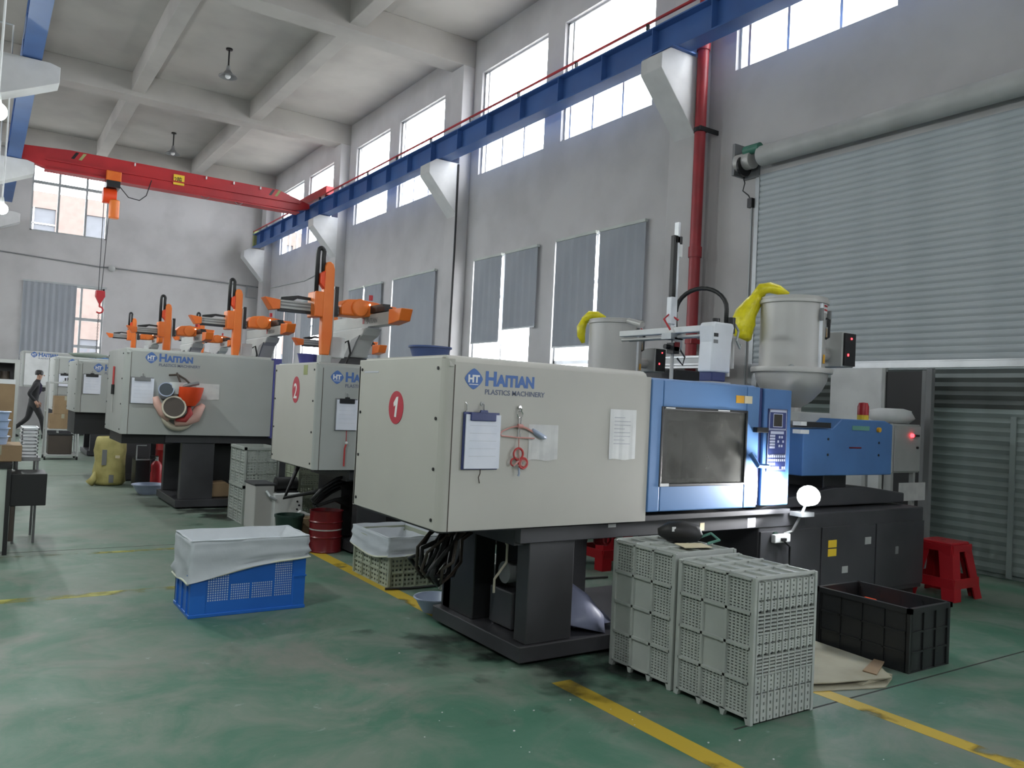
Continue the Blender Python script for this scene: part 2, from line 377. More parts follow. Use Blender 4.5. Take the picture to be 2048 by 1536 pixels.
for y in COLY[1:]:                                      # crane corbels
    yy = y - .05
    n += 1; obj('trim_%d' % n, G().prism([(7.94, 6.27), (7.42, 6.27), (7.26, 6.16), (7.26, 5.96), (7.94, 5.2)], 'y', yy-.2, yy+.2), 'corbel', kind='structure', bev=.008)
    if abs(y-1.55) < .1: continue
    n += 1; obj('trim_%d' % n, G().prism([(-.49, 6.34), (.70, 6.34), (.84, 6.30), (.84, 6.06), (.5, 5.9), (-.49, 5.46)], 'y', yy-.2, yy+.2), 'corbel', kind='structure', bev=.008)

# ---- windows
wn = 0
def window_x(y0, y1, z0, z1, zs, ys, x=XW+.10, m='alu', fr=.035):
    global wn; wn += 1
    w_ = obj('window_%d' % wn, G().box(x-.03, x+.03, y0, y1, z0, z0+fr).box(x-.03, x+.03, y0, y1, z1-fr, z1).box(x-.03, x+.03, y0, y0+fr, z0, z1).box(x-.03, x+.03, y1-fr, y1, z0, z1), m, kind='structure')
    for z in zs: obj('transom', G().box(x-.03, x+.03, y0, y1, z-.03, z+.03), m, w_)
    for (a, za, zb) in ys: obj('mullion', G().box(x-.025, x+.025, a-.02, a+.02, za, zb), m, w_)
    cuts = sorted([y0] + [a for a, _, _ in ys if _ is not None][:] + [y1])
    cuts = sorted(set([round(c, 3) for c in [y0, y1] + [a for a, _, _ in ys]]))
    for i in range(len(cuts)-1):
        obj('pane', G().box(x-.004, x+.004, cuts[i]+.01, cuts[i+1]-.01, z0+.02, z1-.02), 'glass', w_)
    return w_
for (a, b) in UP:
    L_ = b-a
    window_x(a, b, 6.03, 8.12, [6.86], [(a+L_*.33, 6.03, 6.83), (a+L_*.66, 6.03, 6.83), (a+L_*.93, 6.03, 8.1)])
    portal('window_portal', (XW+.3, (a+b)/2, 7.07), 2.1, L_, (0, PI/2, 0))
for (a, b) in LOW + [(-4.6, -2.2)]:
    L_ = b-a
    window_x(a, b, 1.0, 4.3, [2.2, 3.5], [(a+L_*.5, 1.0, 4.3)])
def window_y(x0, x1, z0, z1, zs, xs, y=YF+.10, m='alud', fr=.05):
    global wn; wn += 1
    w_ = obj('window_%d' % wn, G().box(x0, x1, y-.03, y+.03, z0, z0+fr).box(x0, x1, y-.03, y+.03, z1-fr, z1).box(x0, x0+fr, y-.03, y+.03, z0, z1).box(x1-fr, x1, y-.03, y+.03, z0, z1), m, kind='structure')
    for z in zs: obj('transom', G().box(x0, x1, y-.04, y+.04, z-.045, z+.045), m, w_)
    for xx in xs: obj('mullion', G().box(xx-.03, xx+.03, y-.035, y+.035, z0, z1), m, w_)
    cuts = [x0] + list(xs) + [x1]
    for i in range(len(cuts)-1): obj('pane', G().box(cuts[i]+.01, cuts[i+1]-.01, y-.004, y+.004, z0+.02, z1-.02), 'glass', w_)
window_y(1.12, 3.22, 6.0, 8.05, [7.5], [1.85, 2.6])
window_y(1.12, 3.25, 1.3, 4.46, [2.6, 3.45], [1.85, 2.62])
window_y(-5.6, -3.2, 6.0, 8.05, [7.5], [-4.8, -4.0]); window_y(-5.6, -3.2, 1.3, 4.46, [2.6], [-4.4])
portal('window_portal', (2.2, YF+.3, 7.0), 2.1, 2.1, (-PI/2, 0, 0)); portal('window_portal', (2.2, YF+.3, 2.9), 2.1, 3.1, (-PI/2, 0, 0))
for (a, b, c_, d_) in BW_FILL: window_y(a, b, c_, d_, [(c_+d_)/2], [(a+b)/2], y=YB-.1)
for (a, b, c_, d_) in BW_FILL: portal('window_portal', ((a+b)/2, YB-.3, (c_+d_)/2), b-a, d_-c_, (PI/2, 0, 0))
for (a, b, c_, d_) in LW_FILL: window_x(a, b, c_, d_, [(c_+d_)/2], [((a+b)/2, c_, d_)], x=XL-.1)
for (a, b, c_, d_) in LW_FILL: portal('window_portal', (XL-.3, (a+b)/2, 7.07), 2.1, b-a, (0, -PI/2, 0))
for (a, b) in LOW: portal('window_portal', (XW+.3, (a+b)/2, 2.65), 3.3, b-a, (0, PI/2, 0))

# ---- roller blinds (wavy fabric, just proud of the wall)
def blind(y0, y1, z0, z1, label, x=8.14, wav=.006):
    if not any(abs(y0-q) < .01 for q in (10.02, 12.80, 19.33, 23.1, 25.7)): y0 -= .03   # overlaps the window jamb
    t = thing('roller_blind', label, 'blind', (x, (y0+y1)/2, z1), 'grey blinds in the low windows')
    g = G(); n_ = 24; b = 0
    for k in range(n_+1):
        y = y0+(y1-y0)*k/n_; xx = x+wav*math.sin(k*1.3)
        g.v += [(xx, y, z0), (xx, y, z1), (xx+.004, y, z0), (xx+.004, y, z1)]
    for k in range(n_):
        a = 4*k; g.f += [(a, a+4, a+5, a+1), (a+2, a+3, a+7, a+6), (a, a+2, a+6, a+4)]
    obj('fabric', g, 'blind', t)
    obj('head_rail', G().box(x-.02, x+.04, y0, y1, z1, z1+.045), 'blindl', t)
    obj('bottom_bar', G().box(x-.008, x+.014, y0, y1, z0-.025, z0), 'alud', t)
    return t
blind(8.90, 9.93, 2.42, 4.25, 'full grey blind nearest the red pipe, right half of its window')
blind(10.02, 11.08, 2.46, 4.25, 'grey blind left of the thin bright slit in the window nearest the red pipe')
blind(11.66, 12.68, 2.85, 4.25, 'shorter grey blind with bright glass below, in the second low window from the red pipe')
blind(12.80, 13.80, 2.63, 4.25, 'grey blind left of the white slit in the second low window from the red pipe')
blind(15.48, 17.55, 1.9, 4.25, 'wide grey blind behind the blue tub on the machine top')
blind(18.25, 19.25, 2.3, 4.25, 'grey blind behind the large orange robot arm, right of its slit')
blind(19.33, 20.3, 2.3, 4.25, 'grey blind behind the large orange robot arm, left of its slit')
blind(22.0, 23.0, 3.2, 4.25, 'small raised blind left of the tall orange arm, nearer one')
blind(23.1, 24.0, 3.0, 4.25, 'small raised blind left of the tall orange arm, farther one')
blind(24.6, 25.6, 2.4, 4.25, 'farthest low blind on the right wall, right half')
blind(25.7, 26.6, 3.3, 4.25, 'farthest low blind on the right wall, left half by the corner')
t = thing('curtain', 'blue-grey vertical curtain over the left part of the far low window', 'curtain', (1.1, YF-.06, 4.4))
g = G(); n_ = 60
for k in range(n_+1):
    x = 1.05+1.42*k/n_; y = YF-.06+.02*math.sin(k*.9)
    g.v += [(x, y, 1.5), (x, y, 4.45)]
for k in range(n_): g.f.append((2*k, 2*k+2, 2*k+3, 2*k+1))
obj('fabric', g, 'blind', t, smooth=True); obj('rail', G().box(1.03, 3.3, YF-.08, YF-.04, 4.45, 4.5), 'alud', t)

# ---- the building seen through the far windows
t = thing('building', 'pale peach building across the yard seen through the far windows', 'building', (2, 46, -.25))
fac = wallgrid(G(), 'y', 46, 46.3, -14, 16, -.25, 10.8, [(1.0+6*k, 2.9+6*k, z, z+2.2) for k in range(-2, 3) for z in (1.5, 5.6+2.2)] + [(4.2+6*k, 6.1+6*k, z, z+2.2) for k in range(-2, 2) for z in (1.5, 7.8)])
obj('facade', fac, 'facade', t)
for k in range(-2, 3):
    for z in (1.5, 7.8):
        w_ = obj('window', G().box(1.0+6*k, 2.9+6*k, 46.1, 46.14, z, z+2.2), 'facadew', t)
        obj('frame', G().box(1.92+6*k, 1.98+6*k, 46.02, 46.1, z, z+2.2).box(1.0+6*k, 2.9+6*k, 46.02, 46.1, z+1.4, z+1.46), 'white', w_)
        if k < 2:
            w_ = obj('window', G().box(4.2+6*k, 6.1+6*k, 46.1, 46.14, z, z+2.2), 'facadew', t)
            obj('frame', G().box(5.12+6*k, 5.18+6*k, 46.02, 46.1, z, z+2.2), 'white', w_)

# ---- roller shutter door, upper curtain of bright slats half lowered
d = obj('door_1', G().box(XW-.02, XW+.06, 6.84, 6.90, 0, 4.52).box(XW-.03, XW+.05, .14, .2, 0, 4.52), 'alud', kind='structure')
def slat_mesh():
    """curved shutter slat, 0.073 high, convex towards the room"""
    g = G(); n_ = 6; pr = []
    for k in range(n_+1):
        a = k/n_; pr.append((-.012*math.sin(PI*a), -.0362+.0724*a))
    pr += [(.012, .0362), (.012, -.0362)]
    return g.prism(pr, 'y', .22, 6.84)
zs = 2.14; k = 0; base = None
while zs < 4.52:
    if base is None:
        base = obj('slat', slat_mesh(), 'galv', d); base.location = (XW+.0, 0, zs)
    else:
        c = base.copy(); C.objects.link(c); c.parent = d; c.location = (XW, 0, zs)
    zs += .0735
bb = obj('bottom_bar', G().box(XW-.035, XW+.03, .22, 6.84, 2.035, 2.06).box(XW-.028, XW+.03, .22, 6.84, 2.06, 2.10).box(XW-.035, XW+.03, .22, 6.84, 2.10, 2.112), 'alu', d)
obj('shutter_roll', G().cyl((8.03, .2, 4.70), (8.03, 6.70, 4.70), .125, n=28), 'greyl', d, smooth='auto')
# second, darker corrugated curtain behind and below
d2 = obj('door_2', G().box(XW+.10, XW+.16, 6.80, 6.86, 0, 2.3).box(XW+.1, XW+.16, .2, .26, 0, 2.3), 'greym', kind='structure')
bases = {}; zs = .045
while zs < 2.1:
    m_ = 'galvshade' if zs > 1.58 else 'galvdull'  # top slats darker: shadow under the shutter put into their colour
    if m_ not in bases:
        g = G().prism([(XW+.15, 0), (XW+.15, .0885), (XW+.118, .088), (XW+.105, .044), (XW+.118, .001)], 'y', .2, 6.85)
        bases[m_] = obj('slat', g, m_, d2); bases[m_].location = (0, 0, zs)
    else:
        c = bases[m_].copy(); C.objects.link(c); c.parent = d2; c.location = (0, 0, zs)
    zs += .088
obj('backing', G().box(XW+.151, XW+.158, .2, 6.86, 0, 2.2), 'galvdull', d2)
for y in (1.2, 2.5, 3.75, 5.0): obj('stiffener', G().box(XW+.085, XW+.10, y, y+.05, .02, 1.56), 'galvdull', d2)
# shutter motor
t = thing('shutter_motor', 'grey bracket with small green motor at the upper left end of the shutter roll', 'motor', (8.05, 6.95, 4.7))
obj('bracket_plate', G().box(7.95, 8.19, 7.06, 7.10, 4.52, 4.93).box(8.17, 8.2, 6.85, 7.1, 4.5, 4.93), 'greym', t)
obj('gear_case', G().cyl((8.02, 6.82, 4.68), (8.02, 7.06, 4.68), .11, n=18), 'steel', t, smooth='auto')
obj('motor_body', G().cyl((7.98, 6.68, 4.80), (7.98, 6.92, 4.80), .06, n=16), 'green', t, smooth='auto')
obj('drive_sprocket', G().cyl((8.0, 6.93, 4.62), (8.0, 6.96, 4.62), .13, n=20), 'blackm', t)
obj('cable', G().tube([(8.12, 7.06, 4.55), (8.14, 7.04, 4.45), (8.13, 7.06, 4.35), (8.15, 6.98, 4.28), (8.17, 6.95, 4.2)], .008, 6), 'black', t)
obj('switch_box', G().box(8.14, 8.2, 6.92, 6.99, 4.12, 4.24), 'blackm', t)
obj('conduit', G().tube([(8.185, 6.95, 4.12), (8.185, 6.95, 1.3)], .012, 6), 'alud', t)
# ================================================================ crane
def girder(name, x, y0, y1, z0, z1, label, stiff=0.0):
    t = thing(name, label, 'crane beam', (x, (y0+y1)/2, z0))
    h = .13
    obj('bottom_flange', G().box(x-h, x+h, y0, y1, z0, z0+.02), 'bluebeam', t)
    obj('top_flange', G().box(x-h, x+h, y0, y1, z1-.02, z1), 'bluebeam', t)
    obj('web', G().box(x-.008, x+.008, y0, y1, z0+.02, z1-.02), 'bluebeam', t)
    y = y0+.25
    while y < y1:
        obj('stiffener', G().box(x-h+.01, x+h-.01, y, y+.014, z0+.02, z1-.02), 'bluebeam', t); y += 1.08
    obj('rail', G().box(x-.03, x+.03, y0, y1, z1, z1+.04), 'greym', t)
    return t
t = girder('runway_beam', 7.62, -5, 27.4, 6.29, 6.72, 'long blue crane runway beam on white corbels along the window wall')
obj('conductor_rail', G().box(7.49, 7.52, -5, 27.4, 6.80, 6.83), 'redcrane', t, label='thin red conductor rail on top')
y = -4.5
while y < 27.3: obj('rail_bracket', G().box(7.48, 7.53, y, y+.03, 6.72, 6.80), 'blackm', t); y += 1.6
obj('buffer', G().box(7.52, 7.72, 27.35, 27.5, 6.35, 6.86), 'khaki', t)
obj('splice_plate', G().box(7.4, 7.84, 7.7, 8.3, 6.27, 6.29), 'bluebeam', t)
t = girder('runway_beam', .46, -5, 26.2, 6.35, 6.78, 'blue crane runway beam at the top left carried by the left row corbels')
obj('buffer', G().box(.37, .55, 26.15, 26.3, 6.4, 6.9), 'blackm', t)
t = thing('bridge_crane', 'red overhead bridge crane girder spanning the hall', 'crane', (4.1, 22, 6.5))
Yc = 22.0
obj('girder', G().prism([(.62, 6.93), (.62, 6.62), (1.15, 6.47), (7.1, 6.5), (7.5, 6.62), (7.5, 6.74), (6.6, 6.99), (1.6, 7.0)], 'y', Yc-.1, Yc+.1), 'redcrane', t, bev=.01)
obj('bottom_flange', G().box(1.1, 7.2, Yc-.17, Yc+.17, 6.44, 6.475), 'redcrane', t)
obj('mid_rib', G().prism([(1.1, 6.66), (7.2, 6.70), (7.2, 6.73), (1.1, 6.70)], 'y', Yc-.15, Yc-.1), 'redcrane', t)
for x in (.46, 7.62):
    obj('end_carriage', G().box(x-.11, x+.11, Yc-1.3, Yc+1.3, 6.80, 7.04), 'redcrane', t, bev=.01)
    for dy in (-1.1, 1.1): obj('wheel', G().cyl((x-.04, Yc+dy, 6.86), (x+.04, Yc+dy, 6.86), .09, n=16), 'blackm', t)
for x in (1.62, 6.35):
    for dx in (0, .16): obj('stripe', G().prism([(x+dx, 6.80), (x+dx+.07, 6.80), (x+dx+.17, 6.97), (x+dx+.1, 6.97)], 'y', Yc-.104, Yc-.10), 'blackm' if dx == 0 else 'khaki', t)
obj('sign_plate', G().box(3.92, 4.18, Yc-.14, Yc-.12, 6.62, 6.88), 'yellowp', t, label='yellow capacity plate')
text('lettering', '2\u5428', 'blackm', t, (3.935, Yc-.142, 6.70), .15, '-y', .002, .85)
for x in (3.0, 4.7, 5.4, 6.1): obj('clip', G().box(x, x+.03, Yc-.15, Yc-.1, 6.9, 6.97), 'white', t)
for x in (4.6, 5.45): obj('festoon_loop', G().tube([(x+.02*k, Yc-.18, 6.44-.07*math.sin(PI*k/10)) for k in range(11)], .008, 5), 'greym', t)
h = thing('chain_hoist', 'orange electric hoist hanging from the red bridge crane', 'hoist', (2.5, 22, 6.45))
Xh = 2.55
obj('trolley', G().box(Xh-.17, Xh+.17, Yc-.24, Yc-.17, 6.42, 6.66), 'orange', h, bev=.02)
obj('trolley_plate', G().box(Xh-.15, Xh+.15, Yc-.24, Yc+.24, 6.26, 6.42), 'blackm', h)
obj('hoist_drum', G().cyl((Xh-.2, Yc, 6.08), (Xh+.1, Yc, 6.08), .19, n=20), 'orangered', h, bev=.02, smooth='auto')
obj('motor', G().cyl((Xh+.06, Yc-.1, 5.98), (Xh+.06, Yc-.1, 5.52), .12, n=18), 'orange', h, bev=.03, smooth='auto')
obj('cable', G().tube([(Xh+.15, Yc-.2, 6.3), (Xh+.35, Yc-.2, 6.08), (Xh+.6, Yc-.2, 6.05), (Xh+.75, Yc-.2, 6.2), (Xh+.85, Yc-.2, 6.6)], .012, 6), 'black', h)
for dx in (-.16, -.02): obj('rope', G().tube([(Xh+dx, Yc, 6.0), (Xh-.09+dx*.45, Yc, 3.72)], .009, 5), 'blackm', h)
b_ = obj('hook_block', G().prism([(Xh-.22, 3.74), (Xh-.02, 3.74), (Xh-.01, 3.6), (Xh-.10, 3.42), (Xh-.14, 3.42), (Xh-.23, 3.6)], 'y', Yc-.06, Yc+.06), 'red', h, bev=.015)
obj('hook', G().tube([(Xh-.12, Yc, 3.42), (Xh-.12, Yc, 3.35)]+[(Xh-.12+.08*math.cos(a), Yc, 3.27+.08*math.sin(a)) for a in [PI/2-.1*0-i*.5 for i in range(9)]], .02, 8), 'redcrane', b_, smooth=True)
# chain from the hook
g = G()
for k in range(44):
    z = 3.17-k*.038
    g.ring((Xh-.13, Yc, z), .017, .006, 'y' if k % 2 else 'x', 8, 4)
obj('chain', g, 'blackm', h)
# bright tray sling hanging off the chain
t = thing('lifting_tray', 'flat pale green tray hanging on the hoist chain above the machines', 'tray', (2.3, 22, 1.5))
obj('tray', G().lathe((2.25, 22, 2.09), [(0.001, 0), (.3, .0), (.42, .06), (.43, .08), (.3, .03), (.001, .03)], 20), 'whiteboard', t, smooth='auto')
obj('strap', G().tube([(1.9, 22, 2.15), (2.42, 22, 2.2), (2.8, 22, 2.1)], .03, 6), 'greyl', t)

# ---- pendant lamps under the ceiling
for i, (x, y) in enumerate([(4.2, 18.0), (4.42, 25.0)]):
    lb = ['nearer bell pendant lamp on a dark rod under the ceiling', 'farther bell pendant lamp above the red crane girder'][i]
    t = thing('pendant_lamp', lb, 'lamp', (x, y, ZC), 'unlit bell pendant lamps')
    obj('canopy', G().cyl((x, y, ZC), (x, y, ZC-.03), .07), 'blackm', t)
    obj('rod', G().cyl((x, y, ZC-.03), (x, y, ZC-.42), .018, n=8), 'blackm', t)
    obj('socket', G().cyl((x, y, ZC-.38), (x, y, ZC-.48), .035, .05), 'greym', t)
    obj('shade', G().lathe((x, y, ZC-.62), [(.04, .15), (.06, .13), (.10, .07), (.19, .015), (.195, 0), (.185, .0), (.10, .06), (.035, .14)], 24), 'greym', t, smooth='auto')
    obj('bulb', G().sph((x, y, ZC-.60), .06), 'white', t, smooth=True)
# ---- lit lamps hanging in a left row; last two unseen, added for fill
for i, (x, y, z) in enumerate([(.04, 9.2, 4.02), (.20, 14.6, 4.06), (.17, 19.5, 4.12), (-.35, 4.2, 4.0), (-.4, -.8, 4.0)]):
    lb = ['nearest glowing white bulb lamp hanging at the left edge', 'middle glowing bulb lamp in the left row', 'farthest glowing lamp low in the left row', 'unseen lamp added to the left row above the aisle for fill', 'unseen lamp added to the left row behind the viewer for fill'][i]
    t = thing('hanging_lamp', lb, 'lamp', (x, y, z), 'glowing bulbs hanging in a row at the left')
    top = 6.9 if i else 7.6
    obj('cord', G().tube([(x, y, z+.14), (x+.01, y, z+1.2), (x, y, top)], .012, 6), 'white', t)
    obj('cap', G().cyl((x, y, z+.08), (x, y, z+.18), .035, .02, n=10), 'greyl', t)
    obj('bulb', G().sph((x, y, z), .085, 16, 10), 'lamp2', t, smooth=True)
    obj('conduit_arm', G().tube([(x, y, top), (-.5, y, top)], .015, 6), 'alud', t)
    pl = bpy.data.lights.new('bulb_light', 'POINT'); pl.energy = 130; pl.shadow_soft_size = .09; pl.color = (.93, 1, .97)
    po = bpy.data.objects.new('bulb_light', pl); C.objects.link(po); po.location = (x, y, z-.11)

# ---- pipes and cables on the walls
t = thing('fire_pipe', 'vertical red pipe running up beside the shutter door', 'pipe', (7.86, 7.66, 0))
obj('pipe', G().cyl((7.93, 7.66, 0), (7.93, 7.66, ZC), .075, n=20), 'redpipe', t, smooth='auto')
for z in (2.4, 5.25, 7.9): obj('clamp', G().box(7.84, 8.195, 7.575, 7.595, z-.03, z+.03).cyl((7.93, 7.66, z-.03), (7.93, 7.66, z+.03), .086, n=20), 'blackm' if z == 5.25 else 'redpipe', t)
for z in (3.6, 6.4): obj('coupling', G().cyl((7.93, 7.66, z-.07), (7.93, 7.66, z+.07), .09, n=20), 'redpipe', t, smooth='auto')
t = thing('cable_conduit', 'thin black conduit running down the second column from the crane beam', 'conduit', (7.9, 14.2, 2))
obj('conduit', G().tube([(7.91, 14.24, 6.25), (7.915, 14.25, 4.5), (7.905, 14.26, 1.9)], .022, 8), 'black', t)
t = thing('wall_cable', 'thin dark cable sagging across the far white wall', 'cable', (4, 28.27, 5.1))
obj('cable', G().tube([(-1, 28.27, 5.3), (.72, 28.27, 5.24), (3.1, 28.27, 5.13), (3.3, 28.27, 5.15), (5.5, 28.27, 5.13), (8.15, 28.27, 5.08)], .02, 6), 'greym', t)
obj('insulator', G().sph((3.4, 28.2, 5.12), .1), 'greyl', t, smooth=True)
obj('bracket', G().box(7.6, 7.95, 28.25, 28.28, 5.06, 5.09).box(7.6, 7.63, 28.2, 28.28, 4.7, 5.08).box(7.6, 7.95, 28.25, 28.28, 4.68, 4.71), 'alud', t)
t = thing('wall_cable', 'thin cable along the window wall above the farthest low windows', 'cable', (8.18, 21, 4.9))
obj('cable', G().tube([(8.17, 27.4, 5.0), (8.17, 24, 4.9), (8.17, 21.4, 5.1)], .015, 6), 'greyl', t)
# ================================================================ injection moulding machines
def guard(t, x0, x1, y0, y1, z0, z1, m, mend, r=.05):
    """sheet-metal guard over the clamping end; rounded long corners"""
    obj('side_panel', G().box(x0+r, x1, y0, y0+.02, z0, z1-.035), m, t)
    # rolled top edge
    pr = [(y0, z1-.06)] + [(y0+.06-.06*math.cos(a), z1-.06+.06*math.sin(a)) for a in [PI/10*k for k in range(1, 6)]] + [(y1-.06, z1), (y1, z1-.06), (y1-.02, z1-.06), (y1-.07, z1-.02), (y0+.07, z1-.02), (y0+.02, z1-.06)]
    obj('seam', G().box(x0+r-.003, x0+r+.003, y0-.0008, y0+.01, z0, z1-.05), 'brown', t)
    obj('top_panel', G().prism(pr, 'x', x0+.02, x1-.03), m, t, smooth='auto')
    pc = [(x0, y0+r)] + [(x0+r-r*math.cos(a), y0+r-r*math.sin(a)) for a in [PI/10*k for k in range(1, 6)]] + [(x0+r, y0+.015), (x0+.015, y0+r)]
    obj('corner_panel', G().prism(pc, 'z', z0, z1-.02), m, t, smooth='auto')
    obj('end_panel', G().box(x0, x0+.02, y0+r, y1, z0, z1-.01), mend, t, bev=.004)
    obj('back_panel', G().box(x0, x1, y1-.02, y1, z0, z1-.05), m, t)
    obj('cross_panel', G().box(x1-.02, x1, y0+.02, y1-.02, z0+.15, z1-.06), 'bed', t)
    n_ = 4
    for k in range(n_):
        z = z0+.05+(z1-z0-.12)*k/(n_-1)
        for y in (y0+r+.035, y1-.05): obj('screw', G().cyl((x0-.006, y, z), (x0, y, z), .009, n=8), 'blackm', t)

def logo(t, x, y, z, s):
    """diamond emblem and the maker's lettering on the side panel"""
    g = G(); c = x+.05*s; q = z+.035*s
    pts = []
    for k in range(4):
        a = PI/2*k + PI/4
        for j in range(-3, 4):
            pass
    poly = []
    for i in range(32):
        a = 2*PI*i/32; R_ = .055*s/(abs(math.cos(a))**1.35+abs(math.sin(a))**1.35)**(1/1.35); poly.append((c+R_*math.cos(a), q+R_*math.sin(a)))
    obj('emblem', g.prism(poly, 'y', y-.0015, y), 'logo', t)
    text('emblem_lettering', 'HT', 'white', t, (c-.036*s, y-.002, q-.017*s), .052*s, '-y', .0025*s)
    obj('emblem_bar', G().box(c-.028*s, c+.028*s, y-.0025, y-.0015, q-.031*s, q-.027*s), 'white', t)
    text('lettering', 'H', 'logo', t, (x+.118*s, y-.001, z+.005*s), .105*s, '-y', .004*s)
    text('lettering', 'AITIAN', 'logo', t, (x+.195*s, y-.001, z+.006*s), .082*s, '-y', .0042*s, .92)
    text('lettering', 'PLASTICS MACHINERY', 'logod', t, (x+.12*s, y-.001, z-.042*s), .038*s, '-y', .0006*s, 1.02)

def bed(t, x0, x1, y0, y1, zt, legx, cab, base=True):
    """charcoal bed: side rails, legs, base plate and the closed cabinet under the injection end"""
    for (a, b) in ((y0, y0+.06), (y1-.06, y1)): obj('side_rail', G().box(x0, x1, a, b, zt-.10, zt), 'bed', t, bev=.004)
    obj('cross_member', G().box(x0, x0+.08, y0+.06, y1-.06, zt-.12, zt-.02), 'bed', t)
    obj('oil_tray', G().box(x0+.1, cab[0], y0+.07, y1-.07, zt-.05, zt-.03), 'blackm', t)
    for (a, b) in legx:
        for (c_, d_) in ((y0+.02, y0+.14), (y1-.14, y1-.02)): obj('leg', G().box(a, b, c_, d_, .11, zt-.10), 'bed', t, bev=.006)
    if base: obj('base_plate', G().box(legx[0][0]-.05, cab[0], y0-.0, y1, .02, .11), 'bed', t, bev=.006)
    obj('cabinet', G().box(cab[0], cab[1], y0+.01, y1, .1, zt-.02), 'bed', t, bev=.01)
    n_ = max(2, int((cab[1]-cab[0])/.55)); wd = (cab[1]-cab[0])/n_
    for k in range(n_): obj('access_panel', G().box(cab[0]+k*wd+.008, cab[0]+(k+1)*wd-.008, y0-.004, y0+.012, .14, zt-.13), 'bed', t, bev=.003)
    obj('plinth', G().box(cab[0]+.05, cab[1]-.05, y0+.05, y1-.05, 0, .1), 'blackm', t)
    for (a, b) in legx: obj('foot', G().cyl((a+.1, y0+.1, 0), (a+.1, y0+.1, .03), .05), 'blackm', t)

def door(t, x0, x1, y, z0, z1, full=True):
    """blue sliding guard door with a hazy window"""
    wx0, wx1, wz0, wz1 = x0+.10, x1-.13, z0+.165, z1-.175
    dr = obj('guard_door', wallgrid(G(), 'y', y, y+.025, x0, x1, z0, z1, [(wx0, wx1, wz0, wz1)]), 'bluem', t, bev=.008)
    obj('window_seal', wallgrid(G(), 'y', y-.004, y+.004, wx0-.012, wx1+.012, wz0-.012, wz1+.012, [(wx0+.006, wx1-.006, wz0+.006, wz1-.006)]), 'blackm', dr, bev=.003)
    obj('pane', G().box(wx0, wx1, y+.006, y+.010, wz0, wz1), 'dglass', dr)
    if full:
        obj('warning_label', G().box(x1-.24, x1-.16, y-.002, y, z1-.115, z1-.065), 'orangel', dr, label='orange warning label')
        obj('warning_label', G().box(x1-.155, x1-.08, y-.002, y, z1-.115, z1-.065), 'creaml', dr, label='pale round-edged warning label')
        for (a, b) in ((wx0+.02, wx0+.10), (wx1-.28, wx1-.17)): obj('clip', G().box(a, b, y-.006, y, wz1+.001, wz1+.008), 'white', dr)
        obj('clip', G().box(wx0-.005, wx0+.07, y-.006, y, wz0-.01, wz0+.008), 'white', dr)
        obj('latch', G().box(x1-.06, x1+.06, y-.035, y, (z0+z1)/2+.10, (z0+z1)/2+.135), 'black', dr, bev=.004)
        obj('handle', G().tube([(x1-.10, y-.02, (z0+z1)/2-.04), (x1-.05, y-.045, (z0+z1)/2-.12), (x1+.06, y-.04, (z0+z1)/2-.125)], .016, 8), 'bluem2', dr)
    return dr

# ---------------- machine 1, in full
m1 = thing('moulding_machine', 'nearest injection moulding machine, cream guard marked with a red number 1 and blue door', 'machine', (2.0, 3.62, 0), 'injection moulding machines in a row')
Y1, Y1b = 3.62, 4.74
guard(m1, 2.0, 3.42, Y1, Y1b, .782, 1.69, 'cream', 'cream')
logo(m1, 2.115, Y1, 1.538, 1.0)
g = G(); g.prism([(4.187+.094*math.cos(2*PI*i/32), 1.40+.094*math.sin(2*PI*i/32)) for i in range(32)], 'x', 1.9975, 2.0)
obj('number_badge', g, 'badge', m1, label='red round number badge')
obj('number', G().prism([(4.158, 1.462), (4.176, 1.345), (4.200, 1.347), (4.189, 1.414), (4.211, 1.405), (4.216, 1.426), (4.182, 1.460)], 'x', 1.9955, 1.9975), 'badgew', m1)
obj('faded_print', G().box(1.9985, 2.0, 4.45, 4.66, 1.60, 1.61), 'print_', m1)
bed(m1, 2.55, 5.05, 3.68, 4.70, .782, [(2.63, 2.95), (3.55, 3.75)], (4.55, 6.62))
obj('hydraulic_block', G().box(2.70, 2.80, 3.95, 4.2, .12, .34), 'bed', m1, bev=.01)
obj('pump', G().cyl((2.68, 4.02, .45), (2.80, 4.02, .45), .065), 'greym', m1, smooth='auto')
obj('toggle_housing', G().box(2.63, 2.78, 4.28, 4.66, .11, .78), 'blackm', m1, bev=.006)
obj('inner_panel', G().box(2.80, 2.83, 3.84, 4.30, .11, .78), 'blackm', m1)
obj('under_blackout', G().box(2.03, 3.4, 3.68, 4.68, .765, .783), 'blackm', m1)  # dark sheet added to cover the guard's lit inside from below
obj('grease_hose', G().tube([(2.62, 3.98, .70), (2.66, 3.97, .62), (2.66, 3.97, .52), (2.6, 4.0, .42), (2.60, 4.0, .34)], .008, 6), 'beige', m1)
dr = door(m1, 3.425, 4.42, Y1-.005, .835, 1.645)
obj('door_top_rail', G().box(3.42, 4.42, Y1+.02, Y1b-.1, 1.60, 1.655), 'bluem', m1, bev=.02)
obj('door_track', G().box(3.40, 4.8, Y1+.01, Y1+.05, .782, .812), 'bed', m1)
obj('back_guard', G().box(3.42, 4.42, Y1b-.05, Y1b-.02, .8, 1.62), 'bluem2', m1)
